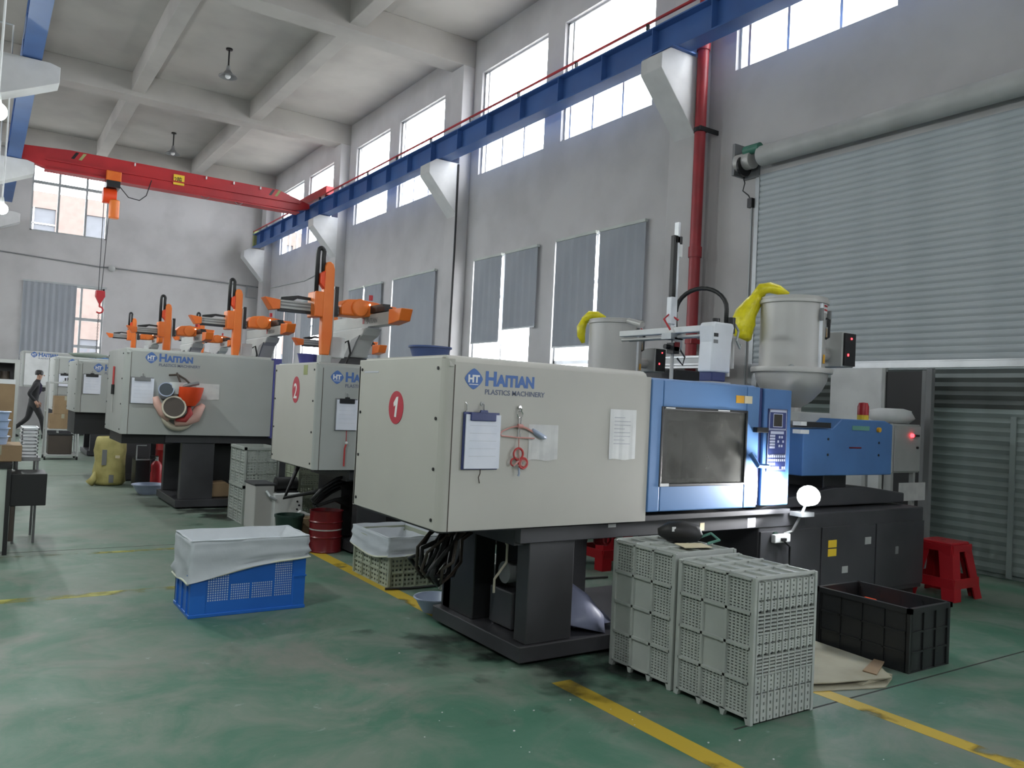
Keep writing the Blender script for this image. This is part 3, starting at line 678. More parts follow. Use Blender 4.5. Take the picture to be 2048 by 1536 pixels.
# inside the window: platens and mould, tie bars
obj('moving_platen', G().box(3.56, 3.76, 3.80, 4.62, .86, 1.52), 'greyl', m1, bev=.01)
obj('fixed_platen', G().box(4.28, 4.42, 3.78, 4.62, .84, 1.56), 'greym', m1, bev=.01)
obj('mould', G().box(3.86, 4.02, 3.92, 4.5, 1.0, 1.48).box(3.76, 3.86, 3.98, 4.4, 1.05, 1.4), 'beige', m1, bev=.01)
for z in (.98, 1.42):
    for y in (3.87, 4.55): obj('tie_bar', G().cyl((3.5, y, z), (4.4, y, z), .028, n=12), 'steel', m1, smooth='auto')
# operator panel
op = obj('control_cabinet', G().box(4.455, 4.745, Y1-.012, Y1+.35, .845, 1.64), 'bluem2', m1, bev=.008)
obj('cabinet_flank', G().box(4.425, 4.456, Y1+.004, Y1+.33, .85, 1.64), 'blued', m1)
kp = obj('keypad_panel', G().box(4.497, 4.70, Y1-.016, Y1-.012, 1.075, 1.505), 'blued', m1)
def kb(x0, x1, z0, z1, m='key'): obj('key_print' if m == 'key' else 'display', G().box(x0, x1, Y1-.0185, Y1-.016, z0, z1), m, kp)
def fr(x0, x1, z0, z1, w_=.004): obj('key_print', wallgrid(G(), 'y', Y1-.0185, Y1-.016, x0, x1, z0, z1, [(x0+w_, x1-w_, z0+w_, z1-w_)]), 'key', kp)
fr(4.508, 4.69, 1.365, 1.502, .005); kb(4.508, 4.69, 1.482, 1.50); kb(4.555, 4.642, 1.385, 1.468, 'screen'); fr(4.55, 4.648, 1.380, 1.473, .005)
fr(4.50, 4.695, 1.19, 1.362, .003); kb(4.525, 4.665, 1.333, 1.352)
for k in range(5): kb(4.52, 4.575, 1.235+.0195*k, 1.249+.0195*k)
for k in range(6):
    a = k*PI/3; kb(4.635+.026*math.cos(a)-.008, 4.635+.026*math.cos(a)+.008, 1.282+.035*math.sin(a)-.008, 1.282+.035*math.sin(a)+.008)
for r_ in range(4):
    z = 1.172-.026*r_
    for k in range(9):
        if r_ == 2 and k > 3: continue
        if r_ == 3 and k == 6: continue
        kb(4.505+.0212*k, 4.520+.0212*k, z, z+.016)
fr(4.50, 4.695, 1.088, 1.192, .002)
obj('lettering', G().box(4.535, 4.56, Y1-.0135, Y1-.0115, 1.035, 1.06).box(4.60, 4.64, Y1-.0135, Y1-.0115, 1.035, 1.045), 'key', op)
# labels along the bed rail
for (a, b, c_, d_, m_) in ((4.42, 4.50, .69, .755, 'paper'), (3.96, 4.0, .69, .74, 'creaml'), (3.18, 3.24, .745, .765, 'white')):
    obj('label_plate', G().box(a, b, 3.678, 3.68, c_, d_), m_, m1)
for (a, b, c_, d_, m_) in ((5.32, 5.42, .50, .555, 'yellowp'), (5.32, 5.42, .435, .49, 'yellowp'), (5.5, 5.57, .30, .35, 'greyl'), (5.78, 5.86, .50, .555, 'greyl'), (6.2, 6.24, .40, .46, 'greym')):
    obj('warning_label', G().box(a, b, 3.673, 3.676, c_, d_), m_, m1)
# injection unit
y0 = 3.80
obj('injection_guard', G().prism([(5.15, 1.02), (6.31, 1.02), (6.31, 1.43), (6.2, 1.46), (5.62, 1.46), (5.50, 1.38), (5.15, 1.375)], 'y', y0, y0+.6), 'bluem2', m1, bev=.008)
obj('barrel_cover', G().box(4.76, 5.5, 3.98, 4.4, 1.10, 1.42), 'greym', m1, bev=.02)
obj('nozzle_tube', G().cyl((4.72, 4.15, 1.25), (5.2, 4.15, 1.25), .09), 'steel', m1, smooth='auto')
obj('guard_slot', G().box(5.17, 5.45, y0-.02, y0+.1, 1.385, 1.425), 'blackm', m1)
for (x, z) in ((5.17, 1.41), (5.17, 1.35)): obj('slide_block', G().box(x-.07, x+.03, y0-.01, y0+.06, z-.015, z+.015), 'white', m1)
for (x, z) in ((5.45, 1.30), (5.45, 1.18), (6.12, 1.18), (6.12, 1.28)): obj('screw', G().cyl((x, y0-.004, z), (x, y0, z), .010, n=8), 'blackm', m1)
obj('name_plate', G().box(5.75, 5.98, y0-.003, y0, 1.375, 1.41), 'teal', m1); obj('slot', G().box(5.72, 5.88, y0-.003, y0, 1.232, 1.242), 'reddark', m1)
obj('indicator', G().cyl((6.1, y0-.02, 1.385), (6.1, y0, 1.385), .02), 'orangel', m1)
bc = obj('beacon_base', G().cyl((6.12, 3.95, 1.46), (6.12, 3.95, 1.50), .045), 'yellowp', m1)
obj('beacon', G().lathe((6.12, 3.95, 1.5), [(.045, 0), (.045, .07), (.035, .1), (.001, .105)], 16), 'red', bc, smooth='auto')
obj('bed_step', G().prism([(4.75, .78), (6.6, .78), (6.6, .86), (6.05, .92), (5.6, .92), (4.95, .84)], 'y', 3.85, 4.6), 'bed', m1, bev=.01)
obj('injection_carriage', G().box(5.55, 5.85, 3.9, 4.5, .9, 1.02), 'blackm', m1, bev=.01)
obj('hopper_throat', G().box(5.36, 5.76, 4.0, 4.42, 1.42, 1.50), 'greyl', m1, bev=.01)
obj('power_button', G().cyl((4.7, 3.66, .62), (4.7, 3.675, .62), .03), 'grnd', m1)

# ---------------- machine 2
m2 = thing('moulding_machine', 'second injection moulding machine, cream guard marked with a red number 2', 'machine', (2.52, 6.9, 0), 'injection moulding machines in a row')
guard(m2, 2.52, 4.0, 6.9, 8.12, .785, 1.745, 'creamgrey', 'cream')
logo(m2, 2.645, 6.9, 1.578, 1.12)
obj('number_badge', G().prism([(7.46+.10*math.cos(2*PI*i/32), 1.49+.125*math.sin(2*PI*i/32)) for i in range(32)], 'x', 2.5175, 2.52), 'badge', m2, label='red round number badge')
text('number', '2', 'badgew', m2, (2.517, 7.52, 1.41), .2, '-x', .002)
obj('tape', G().box(2.5175, 2.52, 7.17, 7.27, 1.63, 1.72), 'khaki', m2)
bed(m2, 2.9, 5.6, 6.98, 8.05, .785, [(3.0, 3.3), (4.1, 4.3)], (5.1, 7.1))
obj('gear_block', G().box(2.96, 3.6, 7.3, 7.9, .12, .7), 'blackm', m2)
obj('under_blackout', G().box(2.56, 3.9, 6.98, 8.0, .77, .784), 'blackm', m2)  # added dark sheet, as under the near machine
door(m2, 4.0, 5.0, 6.9, .83, 1.65, False)
obj('top_cover', G().box(4.0, 5.2, 6.95, 8.05, 1.6, 1.66), 'bluem', m2, bev=.02)
obj('injection_guard', G().box(5.4, 7.0, 7.1, 7.8, 1.02, 1.44), 'bluem', m2, bev=.01)
obj('hopper_throat', G().box(5.95, 6.4, 7.2, 7.6, 1.44, 1.5), 'greyl', m2)
obj('hose_guard', G().tube([(2.62, 7.55, .78), (2.48, 7.5, .47), (2.8, 7.3, .56), (3.0, 7.25, .70)], .022, 8), 'black', m2)

# ---------------- machine 3 and the ones behind it: a larger kind
def big_machine(label, x0, y0, z0, z1, w_, dep, legs=True, s=1.2, ind=True):
    t = thing('moulding_machine', label, 'machine', (x0, y0, 0), 'injection moulding machines in a row')
    guard(t, x0, x0+w_, y0, y0+dep, z0, z1, 'creamgrey', 'creamgrey', .07)
    logo(t, x0+.22*w_/1.7, y0, z1-.145, s)
    bed(t, x0+.5, x0+w_+1.6, y0+.08, y0+dep-.08, z0, [(x0+.70, x0+1.08), (x0+1.9, x0+2.2)], (x0+w_+.9, x0+w_+2.6))
    obj('fixed_platen', G().box(x0+w_+.11, x0+w_+.7, y0+.25, y0+dep-.05, z0+.02, z1-.075), 'greym', t, bev=.01)
    obj('stripe_panel', G().box(x0+w_+.003, x0+w_+.10, y0-.005, y0+dep-.1, z0-.02, z1-.01), 'stripe', t)
    obj('guard_door', G().box(x0+w_+.1, x0+w_+1.1, y0, y0+.03, z0+.02, z1-.06), 'bluem', t, bev=.01)
    obj('drive_unit', G().box(x0+1.15, x0+1.85, y0+.4, y0+dep-.2, .12, z0-.15), 'blackm', t)
    obj('injection_guard', G().box(x0+w_+1.4, x0+w_+2.5, y0+.2, y0+dep-.2, z0+.2, z0+.7), 'bluem', t, bev=.01)
    return t
m3 = big_machine('third machine in the row, pale guard with plastic funnels and bowls hanging on it', 1.42, 10.2, .895, 1.895, 1.72, 1.35)
obj('under_rail', G().box(1.45, 2.0, 10.3, 11.3, .78, .89), 'blackm', m3)
m4 = big_machine('fourth machine in the row, pale guard half hidden behind the third machine', 1.24, 13.4, 1.03, 1.80, 1.7, 1.3)
obj('under_housing', G().box(1.26, 1.9, 13.55, 14.6, .70, 1.02), 'blackm', m4)
m5 = big_machine('fifth machine in the row, pale guard seen above the shelf trolley', 1.29, 18.1, .91, 1.967, 1.8, 1.4)
m6 = big_machine('large machine by the far wall with a white guard behind the walking person', 1.02, 25.4, 1.30, 2.27, 1.6, 1.5, s=1.45)
obj('white_cover', G().box(1.09, 1.66, 25.3993, 25.4, 1.35, 2.2), 'white', m6)
m7 = big_machine('machine in the middle of the row hidden behind the third guard, only its robot shows', 2.75, 20.6, .9, 1.8, 1.5, 1.2)
# ================================================================ robots
def rtube(g, pts, radii, n=10):
    b = len(g.v); m = len(pts); pts = [Vector(p) for p in pts]; up = None
    for k, p in enumerate(pts):
        d = (pts[min(k+1, m-1)] - pts[max(k-1, 0)]).normalized()
        if up is None: up = d.orthogonal().normalized()
        up = (up - d*up.dot(d)).normalized(); c = d.cross(up)
        for i in range(n):
            t = 2*PI*i/n; r = radii[k]*(1+.10*math.sin(3*t+k*1.7)); g.v.append(tuple(p + up*math.cos(t)*r + c*math.sin(t)*r))
    for k in range(m-1):
        for i in range(n):
            j = (i+1) % n; g.f.append((b+k*n+i, b+k*n+j, b+(k+1)*n+j, b+(k+1)*n+i))
    g.f.append(tuple(b+n-1-i for i in range(n))); g.f.append(tuple(b+(m-1)*n+i for i in range(n)))
    return g

rb = thing('takeout_robot', 'largest orange pick robot with a tall black cable loop, on the second machine', 'robot', (0, 0, 0), 'orange robots on the machines')
# local origin: foot of the riser. traverse beam along y, kick beam along x, arm upright
obj('riser', G().prism([(-.20, .09), (.24, .09), (.20, .19), (-.14, .19)], 'y', -.2, .26), 'blackm', rb)
obj('pedestal', G().prism([(-.62, .47), (-.55, .40), (-.42, .36), (-.28, .19), (.30, .19), (.36, .30), (.40, .47)], 'x', -.09, .09), 'greyl', rb, bev=.015)
obj('pedestal_curved_panel', G().prism([(-.5, .40), (-.30, .36), (-.12, .19), (-.28, .19), (-.42, .34)], 'x', -.10, -.088), 'greym', rb)  # curved grey panel on the pedestal side
tb = obj('traverse_beam', G().box(-.05, .05, -1.06, .5, .48, .60), 'greyl', rb, bev=.006)
text('lettering', 'HAITIAN', 'greym', tb, (-.052, -.52, .512), .07, '-x', .001, 1.0)
obj('status_light', G().sph((-.075, -.66, .685), .010, 8, 6), 'pilot', rb)
obj('logo_patch', G().box(-.053, -.051, -.49, -.45, .515, .57), 'redcord', tb)
obj('end_cap', G().prism([(-1.33, .61), (-1.055, .62), (-1.055, .475), (-1.28, .50)], 'x', -.058, .058), 'orange', rb, bev=.008)
obj('beam_drag_chain', G().box(-.05, .03, -.95, -.25, .61, .65).box(-.05, .03, -.9, -.45, .65, .68), 'black', rb)
obj('under_slide', G().box(-.06, .06, -.6, .45, .455, .48), 'alud', rb)
hs = obj('drive_housing', G().prism([(-.34, .565), (-.345, .66), (-.29, .72), (-.16, .735), (.02, .72), (.12, .70), (.24, .70), (.22, .63), (.10, .60), (-.12, .565)], 'y', -.62, -.40), 'orange', rb, bev=.018)
obj('round_cover', G().cyl((-.16, -.645, .65), (-.16, -.61, .65), .085, n=24), 'orange', hs, bev=.01, smooth='auto')
obj('status_light', G().cyl((-.06, -.64, .78), (-.06, -.64, .73), .02, n=10), 'red', hs)
kb_ = obj('kick_beam', G().box(-.92, -.32, -.55, -.47, .575, .655), 'greyl', rb, bev=.004)
obj('kick_rail', G().box(-.90, -.32, -.556, -.549, .60, .612).box(-.90, -.32, -.556, -.549, .63, .640), 'greym', kb_)
obj('kick_lower_rail', G().box(-.92, -.35, -.56, -.50, .548, .572), 'blackm', rb)
obj('kick_end_cap', G().prism([(-1.06, .665), (-.915, .65), (-.915, .565), (-.985, .555)], 'y', -.58, -.44), 'orange', rb, bev=.006)
obj('kick_drag_chain', G().prism([(-.9, .66), (-.78, .66), (-.74, .685), (-.5, .675), (-.45, .66), (-.5, .695), (-.74, .71), (-.9, .68)], 'y', -.54, -.49), 'black', rb)
obj('arm', G().prism([(-.53, .17), (-.455, .17), (-.435, .35), (-.44, .98), (-.455, 1.03), (-.485, 1.05), (-.52, 1.04), (-.535, 1.0), (-.54, .35)], 'y', -.66, -.57), 'orange', rb, bev=.012)
obj('arm_carriage', G().box(-.62, -.53, -.66, -.45, .52, .76), 'orange', rb, bev=.012)
obj('arm_knuckle', G().prism([(-.58, .93), (-.535, .96), (-.535, .78), (-.58, .83)], 'y', -.67, -.6), 'orangered', rb, bev=.01)
pts = [(-.60, -.62, .62), (-.60, -.62, 1.10)] + [(-.57-.03*math.cos(a), -.62, 1.12+.05*math.sin(a)) for a in [PI*k/8 for k in range(1, 8)]] + [(-.545, -.62, 1.08), (-.54, -.62, .86)]
obj('cable_loop', G().tube(pts, .021, 8), 'black', rb, smooth=True)
obj('second_arm', G().box(-.41, -.37, -.60, -.56, .55, .83), 'blackm', rb)
obj('guide_rod', G().cyl((-.42, -.6, .15), (-.42, -.6, .8), .012), 'steel', rb)
gr = obj('gripper', G().box(-.54, -.44, -.68, -.56, .10, .17), 'greyl', rb, bev=.006)
obj('suction_cup', G().cyl((-.51, -.62, .10), (-.51, -.62, .06), .02, .028).cyl((-.46, -.62, .10), (-.46, -.62, .06), .02, .028), 'black', gr)
obj('valve_box', G().box(-.40, -.24, -.5, -.35, .16, .36), 'white', rb, bev=.01)
obj('air_hose', G().tube([(-.24, -.42, .3), (-.18, -.42, .34), (-.15, -.42, .22), (-.2, -.42, .08), (-.26, -.4, .03)], .012, 6), 'black', rb)
rb.location = (3.2, 7.9, 1.655); OFF[rb] = Vector((0, 0, 0))
for loc, lb, s in [((3.27, 11.3, 1.72), 'orange pick robot above the machine with hanging bowls, black cable loop beside its arm', 1),
                ((2.96, 14.2, 1.72), 'orange pick robot third along the row, left of the one above the hanging bowls', 1),
                ((4.45, 18.6, 1.90), 'orange pick robot half hidden behind the arm above the hanging bowls', 1.0),
                ((3.54, 21.4, 2.0), 'smallest and leftmost orange pick robot far down the row', 1)]:
    r_ = dup(rb, loc, lb)
dup(rb, (4.85, 12.0, 1.60), 'low orange pick robot half hidden behind the largest one on the second machine')

# ---- sprue picker on machine 1
t = thing('sprue_picker', 'white sprue picker arm with arched black hose standing on the blue door top', 'robot', (4.2, 3.95, 1.655))
X = 4.28
obj('foot_plate', G().box(4.2, 4.4, 3.86, 4.02, 1.655, 1.675), 'alud', t)
obj('foot_block', G().box(4.23, 4.37, 3.88, 4.0, 1.675, 1.75), 'blued', t, bev=.01)
cl = obj('column', G().prism([(4.21, 1.74), (4.40, 1.74), (4.41, 1.95), (4.43, 2.06), (4.42, 2.09), (4.23, 2.09), (4.21, 2.06), (4.22, 1.95)], 'y', 3.87, 4.0), 'whiteg', t, bev=.012)
obj('vent_grille', G().box(4.225, 4.265, 3.866, 3.871, 1.985, 2.01), 'blackm', cl)
obj('symbol_print', G().box(4.225, 4.265, 3.867, 3.871, 1.94, 1.965), 'greym', cl)
obj('lift_rod', G().cyl((4.45, 3.94, 1.72), (4.45, 3.94, 2.12), .018).cyl((4.50, 3.94, 1.78), (4.50, 3.94, 2.0), .012), 'steel', t)
obj('pivot_motor', G().cyl((4.30, 3.93, 2.09), (4.30, 3.93, 2.12), .03).cyl((4.46, 3.93, 2.03), (4.46, 3.93, 2.14), .03), 'blackm', t)
bm_ = obj('swing_beam', G().box(4.26, 4.33, 3.98, 4.90, 2.03, 2.075), 'white', t, bev=.006)
obj('beam_rod', G().cyl((4.295, 3.98, 2.005), (4.295, 4.9, 2.005), .012).cyl((4.33, 3.98, 2.0), (4.33, 4.85, 2.0), .008), 'steel', bm_)
obj('beam_end', G().box(4.255, 4.335, 3.93, 3.99, 2.015, 2.085), 'alud', bm_)
obj('air_cylinder', G().cyl((4.32, 4.70, 2.12), (4.32, 4.86, 2.16), .025), 'steel', t)
Yr = 4.33
ar = obj('vertical_arm', G().box(4.28, 4.30, Yr-.02, Yr+.02, 2.08, 2.86), 'whiteg', t)
obj('drag_chain', G().box(4.245, 4.28, Yr-.02, Yr+.02, 2.30, 2.76).box(4.255, 4.33, Yr-.02, Yr+.02, 2.70, 2.76), 'black', t, bev=.006)
obj('cylinder_body', G().box(4.235, 4.295, Yr-.025, Yr+.025, 2.10, 2.30), 'whiteg', t, bev=.006)
obj('top_bracket', G().box(4.29, 4.335, Yr-.02, Yr+.02, 2.60, 2.70), 'white', t, bev=.008)
obj('arm_carriage', G().box(4.22, 4.35, Yr-.05, Yr+.05, 1.985, 2.03).box(4.26, 4.34, Yr-.05, Yr-.03, 1.9, 2.0), 'alud', t)
obj('gripper_rod', G().cyl((4.29, Yr, 2.0), (4.29, Yr, 1.66), .014), 'steel', t)
obj('valve_block', G().box(4.25, 4.31, Yr-.05, Yr+.02, 1.88, 1.96).cyl((4.21, Yr, 1.93), (4.25, Yr, 1.93), .018), 'blackm', t)
obj('valve_tag', G().box(4.26, 4.31, Yr-.055, Yr-.05, 1.93, 1.965), 'reddark', t)
obj('air_hose', G().tube([(4.21, Yr-.05, 2.05), (4.19, Yr, 2.13), (4.24, Yr, 2.17), (4.30, Yr-.04, 2.13)], .008, 6), 'red', t)
obj('air_hose', G().tube([(4.31, Yr-.04, 1.93), (4.36, Yr-.06, 1.86), (4.35, Yr-.05, 1.80), (4.31, Yr-.03, 1.85)], .007, 6), 'black', t)
pts = [(4.31, Yr, 2.08), (4.30, Yr, 2.2)] + [(4.37-.06*math.cos(a), Yr-.19+.19*math.cos(a), 2.2+.16*math.sin(a)) for a in [PI*k/14 for k in range(0, 15)]] + [(4.43, 3.95, 2.08)]
obj('arched_hose', G().tube(pts, .016, 8), 'black', t, smooth=True)
obj('bracket_hooks', G().tube([(4.5, 3.93, 2.1), (4.53, 3.92, 2.05), (4.50, 3.91, 1.98), (4.55, 3.92, 1.93), (4.56, 3.92, 1.96)], .010, 6), 'greyl', t)

# ---- hopper dryers
def dryer(label, cx, cy, zt, zb, r, boxdx, big=True):
    t = thing('hopper_dryer', label, 'hopper', (cx, cy, zb-.33), 'hopper dryers over the machines')
    H = zt-zb
    obj('drum', G().lathe((cx, cy, zb), [(r, 0), (r, H-.03)], 40), 'steel', t, smooth=True)
    obj('lid', G().lathe((cx, cy, zb), [(r+.004, H-.06), (r+.018, H-.055), (r+.018, H-.03), (r+.006, H-.025), (r+.008, H-.005), (r-.02, H), (.001, H+.012)], 40), 'steel', t, smooth='auto')
    obj('bottom_flange', G().lathe((cx, cy, zb), [(r, .015), (r+.06, .01), (r+.065, -.005), (r+.06, -.03), (r, -.03)], 40), 'steel', t, smooth='auto')
    obj('cone', G().lathe((cx, cy, zb), [(r+.03, -.02), (r+.02, -.09), (r-.02, -.17), (r-.09, -.25), (r-.16, -.30), (.08, -.32)], 40), 'steel', t, smooth=True)
    obj('throat', G().cyl((cx, cy, zb-.36), (cx, cy, zb-.29), .09, n=20).box(cx-.14, cx+.14, cy-.12, cy+.12, zb-.36, zb-.34), 'steel', t)
    sx = cx+r*.72; sy = cy-r*.72
    sil = math.atan2(cy, cx)-PI/2        # bearing of the drum's right-hand flank
    D = math.radians
    def strip(name, m_, a0, a1, z0, z1, rr, par=None):
        g = G(); n_ = 6
        for i in range(n_+1):
            a_ = sil+D(a0+(a1-a0)*i/n_); g.v += [(cx+rr*math.cos(a_), cy+rr*math.sin(a_), zb+z0), (cx+rr*math.cos(a_), cy+rr*math.sin(a_), zb+z1)]
        for i in range(n_): g.f.append((2*i, 2*i+2, 2*i+3, 2*i+1))
        return obj(name, g, m_, par or t)
    pt = lambda a_, rr: (cx+rr*math.cos(sil+D(a_)), cy+rr*math.sin(sil+D(a_)))
    px_, py_ = pt(-36, r); obj('seam_strip', G().cyl((px_, py_, zb), (px_, py_, zb+H-.06), .016, n=8), 'whiteg', t)
    vl = strip('vent_label', 'white', -31, -9, H-.13, H-.055, r+.004)
    for k in (0, 1): strip('vent_stripe', 'redcrane', -28, -12, H-.082-.032*k, H-.068-.032*k, r+.006)
    (xa, ya), (xb, yb) = pt(-14, r), pt(-14, r+.025)
    hd = obj('latch_handle', G().tube([(xa, ya, zb+H-.17), (xb, yb, zb+H-.18), (xb, yb, zb+H*.45), (xa, ya, zb+H*.43)], .010, 6), 'blackm', t)
    strip('warning_label', 'orangel', -12, -1, H*.44, H*.58, r+.005)
    strip('warning_label', 'orangel', -26, -16, .05, .12, r+.005)
    for a_ in (-40, 2, 8):
        px_, py_ = pt(a_, r+.02); obj('clamp', G().box(px_-.012, px_+.012, py_-.012, py_+.012, zb+H-.20-.03*(a_ > 5), zb+H-.10), 'greym', t, bev=.004)
    px_, py_ = pt(-90, r+.035); obj('drain_plug', G().sph((px_, py_, zb), .026), 'alud', t, smooth=True)
    bx = cx+boxdx
    cb = obj('control_box', G().box(bx, bx+.17, cy-.16, cy+.16, zb+.05, zb+.34), 'greyl', t, bev=.008)
    obj('control_face', G().box(bx+.02, bx+.168, cy-.175, cy-.16, zb+.06, zb+.33), 'blackm', cb)
    obj('status_led', G().box(bx+.10, bx+.115, cy-.178, cy-.175, zb+.28, zb+.295).box(bx+.06, bx+.075, cy-.178, cy-.175, zb+.14, zb+.16), 'led', cb)
    obj('hot_air_duct', G().cyl((cx+r*.8, cy, zb+.15), (bx, cy, zb+.15), .06, n=16), 'steel', t)
    return t
h1 = dryer('large steel hopper dryer with a yellow bag on its lid, over the near machine', 5.50, 4.2, 2.42, 1.84, .255, .43)
t = thing('yellow_bag', 'bright yellow plastic bag draped over the rim of the nearer hopper', 'bag', (5.2, 4.0, 2.3))
obj('bag_top', rtube(G(), [(5.46, 4.22, 2.45), (5.41, 4.28, 2.485), (5.36, 4.33, 2.50), (5.32, 4.37, 2.49), (5.29, 4.41, 2.42)], [.015, .04, .045, .05, .05]), 'yplast', t, smooth=True)
obj('bag_body', rtube(G(), [(5.31, 4.39, 2.46), (5.28, 4.42, 2.38), (5.24, 4.46, 2.28), (5.21, 4.47, 2.20), (5.22, 4.46, 2.13), (5.27, 4.44, 2.07)], [.04, .065, .085, .10, .085, .02], 12), 'yplast', t, smooth=True)
h2 = dryer('smaller looking steel hopper dryer in front of the grey blinds, behind the sprue picker', 6.38, 7.4, 2.52, 1.88, .32, .50)
t = thing('yellow_bag', 'small yellow plastic bag hanging on the farther hopper', 'bag', (6.1, 7.2, 2.4))
obj('bag_top', rtube(G(), [(6.26, 7.46, 2.54), (6.19, 7.53, 2.57), (6.13, 7.59, 2.57), (6.09, 7.64, 2.50)], [.02, .05, .055, .05]), 'yplast', t, smooth=True)
obj('bag_body', rtube(G(), [(6.09, 7.64, 2.52), (6.06, 7.67, 2.42), (6.07, 7.67, 2.32), (6.09, 7.65, 2.23)], [.04, .055, .05, .02]), 'yplast', t, smooth=True)

# ---- aluminium duct and things behind machine 1
t = thing('cable_duct', 'long aluminium cable duct running along the window wall behind the machines', 'duct', (7.85, 7.6, 2.1))
for z in (2.035, 2.075, 2.17): obj('duct_rail', G().box(7.76, 7.80, 6.95, 9.6, z, z+.02), 'alu', t)
obj('duct_panel', G().box(7.775, 7.80, 6.95, 9.6, 2.03, 2.2), 'alud', t)
for y in (7.1, 8.8): obj('duct_leg', G().box(7.80, 7.86, y, y+.06, 0, 2.03), 'greym', t)
t = thing('dark_filler_box', 'dark box added to fill the dark area under the aluminium duct behind the blue door', 'cabinet', (7.4, 8.3, 0))
obj('body', G().box(7.2, 7.74, 7.2, 9.4, .0, 1.98), 'bed', t, bev=.01)  # added dark box, only there to fill the dark area
for k in range(3): obj('door', G().box(7.18, 7.2, 7.22+.73*k, 7.93+.73*k, .05, 1.93), 'bed', t, bev=.005)
t = thing('leaning_board', 'plain white board leaning in the shutter opening right of the big hopper', 'board', (8.15, 5.3, 0))
obj('board', G().box(8.12, 8.145, 5.03, 5.66, 0, 2.03), 'white', t, bev=.004)
t = thing('leaning_board', 'dark grey board beside the white board in the shutter opening', 'board', (8.15, 4.8, 0))
obj('board', G().box(8.12, 8.145, 4.58, 4.99, .02, 1.99), 'black', t); obj('trim', G().box(8.10, 8.15, 4.54, 4.58, 0, 2.0), 'greym', t); obj('trim', G().box(8.10, 8.15, 4.985, 5.02, 0, 2.03), 'greyl', t)
t = thing('steel_post', 'slim grey steel post standing in front of the shutter', 'post', (7.82, 4.33, 0))
obj('post', G().box(7.78, 7.84, 4.30, 4.36, 0, 2.0), 'greym', t, bev=.004); obj('foot_plate', G().box(7.73, 7.89, 4.25, 4.41, 0, .012), 'greym', t)
t = thing('control_cabinet', 'grey electrical cabinet on legs with a red light behind the blue guard', 'cabinet', (7.4, 4.5, 0))
cb = obj('body', G().box(7.15, 7.60, 4.3, 4.62, .98, 1.44), 'greyl', t, bev=.006)
obj('door', G().box(7.165, 7.59, 4.285, 4.3, .995, 1.425), 'greyl', t, bev=.004)
obj('red_lamp', G().cyl((7.43, 4.265, 1.335), (7.43, 4.285, 1.335), .018), 'led', t); obj('switch', G().box(7.46, 7.53, 4.26, 4.285, 1.325, 1.345), 'blackm', t)
obj('lock', G().cyl((7.53, 4.27, 1.22), (7.53, 4.285, 1.22), .012), 'blackm', t)
for x in (7.17, 7.54):
    for y in (4.32, 4.58): obj('leg', G().box(x, x+.04, y, y+.04, 0, .98), 'greyl', t)
t = thing('white_bag', 'crumpled white bag lying on top of the grey electrical cabinet', 'bag', (7.36, 4.45, 1.44))
obj('bag', G().lathe((7.37, 4.46, 1.445), [(.001, 0), (.14, .0), (.18, .05), (.17, .12), (.10, .14), (.001, .13)], 18, .12, 1.25), 'white', t, smooth=True)
t = thing('paper_sheet', 'white paper sheet taped on the near machine side of the grey cabinet legs', 'paper', (7.4, 4.2, .8))
obj('sheet', G().box(7.22, 7.66, 4.262, 4.270, .72, .89), 'paper2', t)
t = thing('floodlight', 'glaring work lamp clamped by the blue control panel', 'lamp', (4.82, 3.56, .6))
obj('bulb', G().sph((4.80, 3.50, .915), .062, 18, 12, 1.1), 'lamp', t, smooth=True)
obj('shade', G().cyl((4.86, 3.52, .915), (4.93, 3.55, .935), .075, .045, n=18), 'greyl', t, smooth='auto')
obj('stem', G().tube([(4.88, 3.55, .87), (4.87, 3.60, .75), (4.86, 3.65, .65), (4.80, 3.67, .63)], .010, 6), 'greym', t)
obj('clamp', G().box(4.84, 4.98, 3.56, 3.66, .76, .79), 'alud', t)
sl = bpy.data.lights.new('flood', 'SPOT'); sl.energy = 60; sl.spot_size = math.radians(100); sl.spot_blend = .5; sl.shadow_soft_size = .05
so = bpy.data.objects.new('flood', sl); C.objects.link(so); so.location = (4.70, 3.46, .93)
so.rotation_euler = (Vector((4.46, 3.62, .96)) - Vector((4.70, 3.46, .93))).to_track_quat('-Z', 'Y').to_euler()
t = thing('socket_strip', 'white power socket hanging on the dark cabinet below the glaring lamp', 'socket', (4.75, 3.66, .6))
obj('body', G().box(4.66, 4.83, 3.635, 3.672, .575, .635), 'white', t, bev=.008); obj('plug', G().box(4.72, 4.76, 3.615, 3.635, .59, .61), 'blackm', t)
obj('cord', G().tube([(4.74, 3.62, .59), (4.80, 3.62, .55), (4.83, 3.64, .45), (4.86, 3.65, .15)], .007, 6), 'black', t)
t = thing('blue_tub', 'dark blue round tub on top of the nearest machine guard', 'tub', (2.3, 4.4, 1.69))
obj('tub', G().lathe((2.32, 4.42, 1.692), [(.001, 0), (.10, 0), (.125, .075), (.135, .078), (.135, .088), (.118, .085), (.095, .01), (.001, .01)], 28), 'tubblue', t, smooth='auto')
t = thing('blue_tub', 'small dark blue tub on the second machine left of the orange arm', 'tub', (2.75, 7.9, 1.745))
obj('tub', G().lathe((2.72, 7.75, 1.747), [(.001, 0), (.08, 0), (.10, .09), (.11, .1), (.095, .09), (.001, .01)], 24), 'stripe', t, smooth='auto')
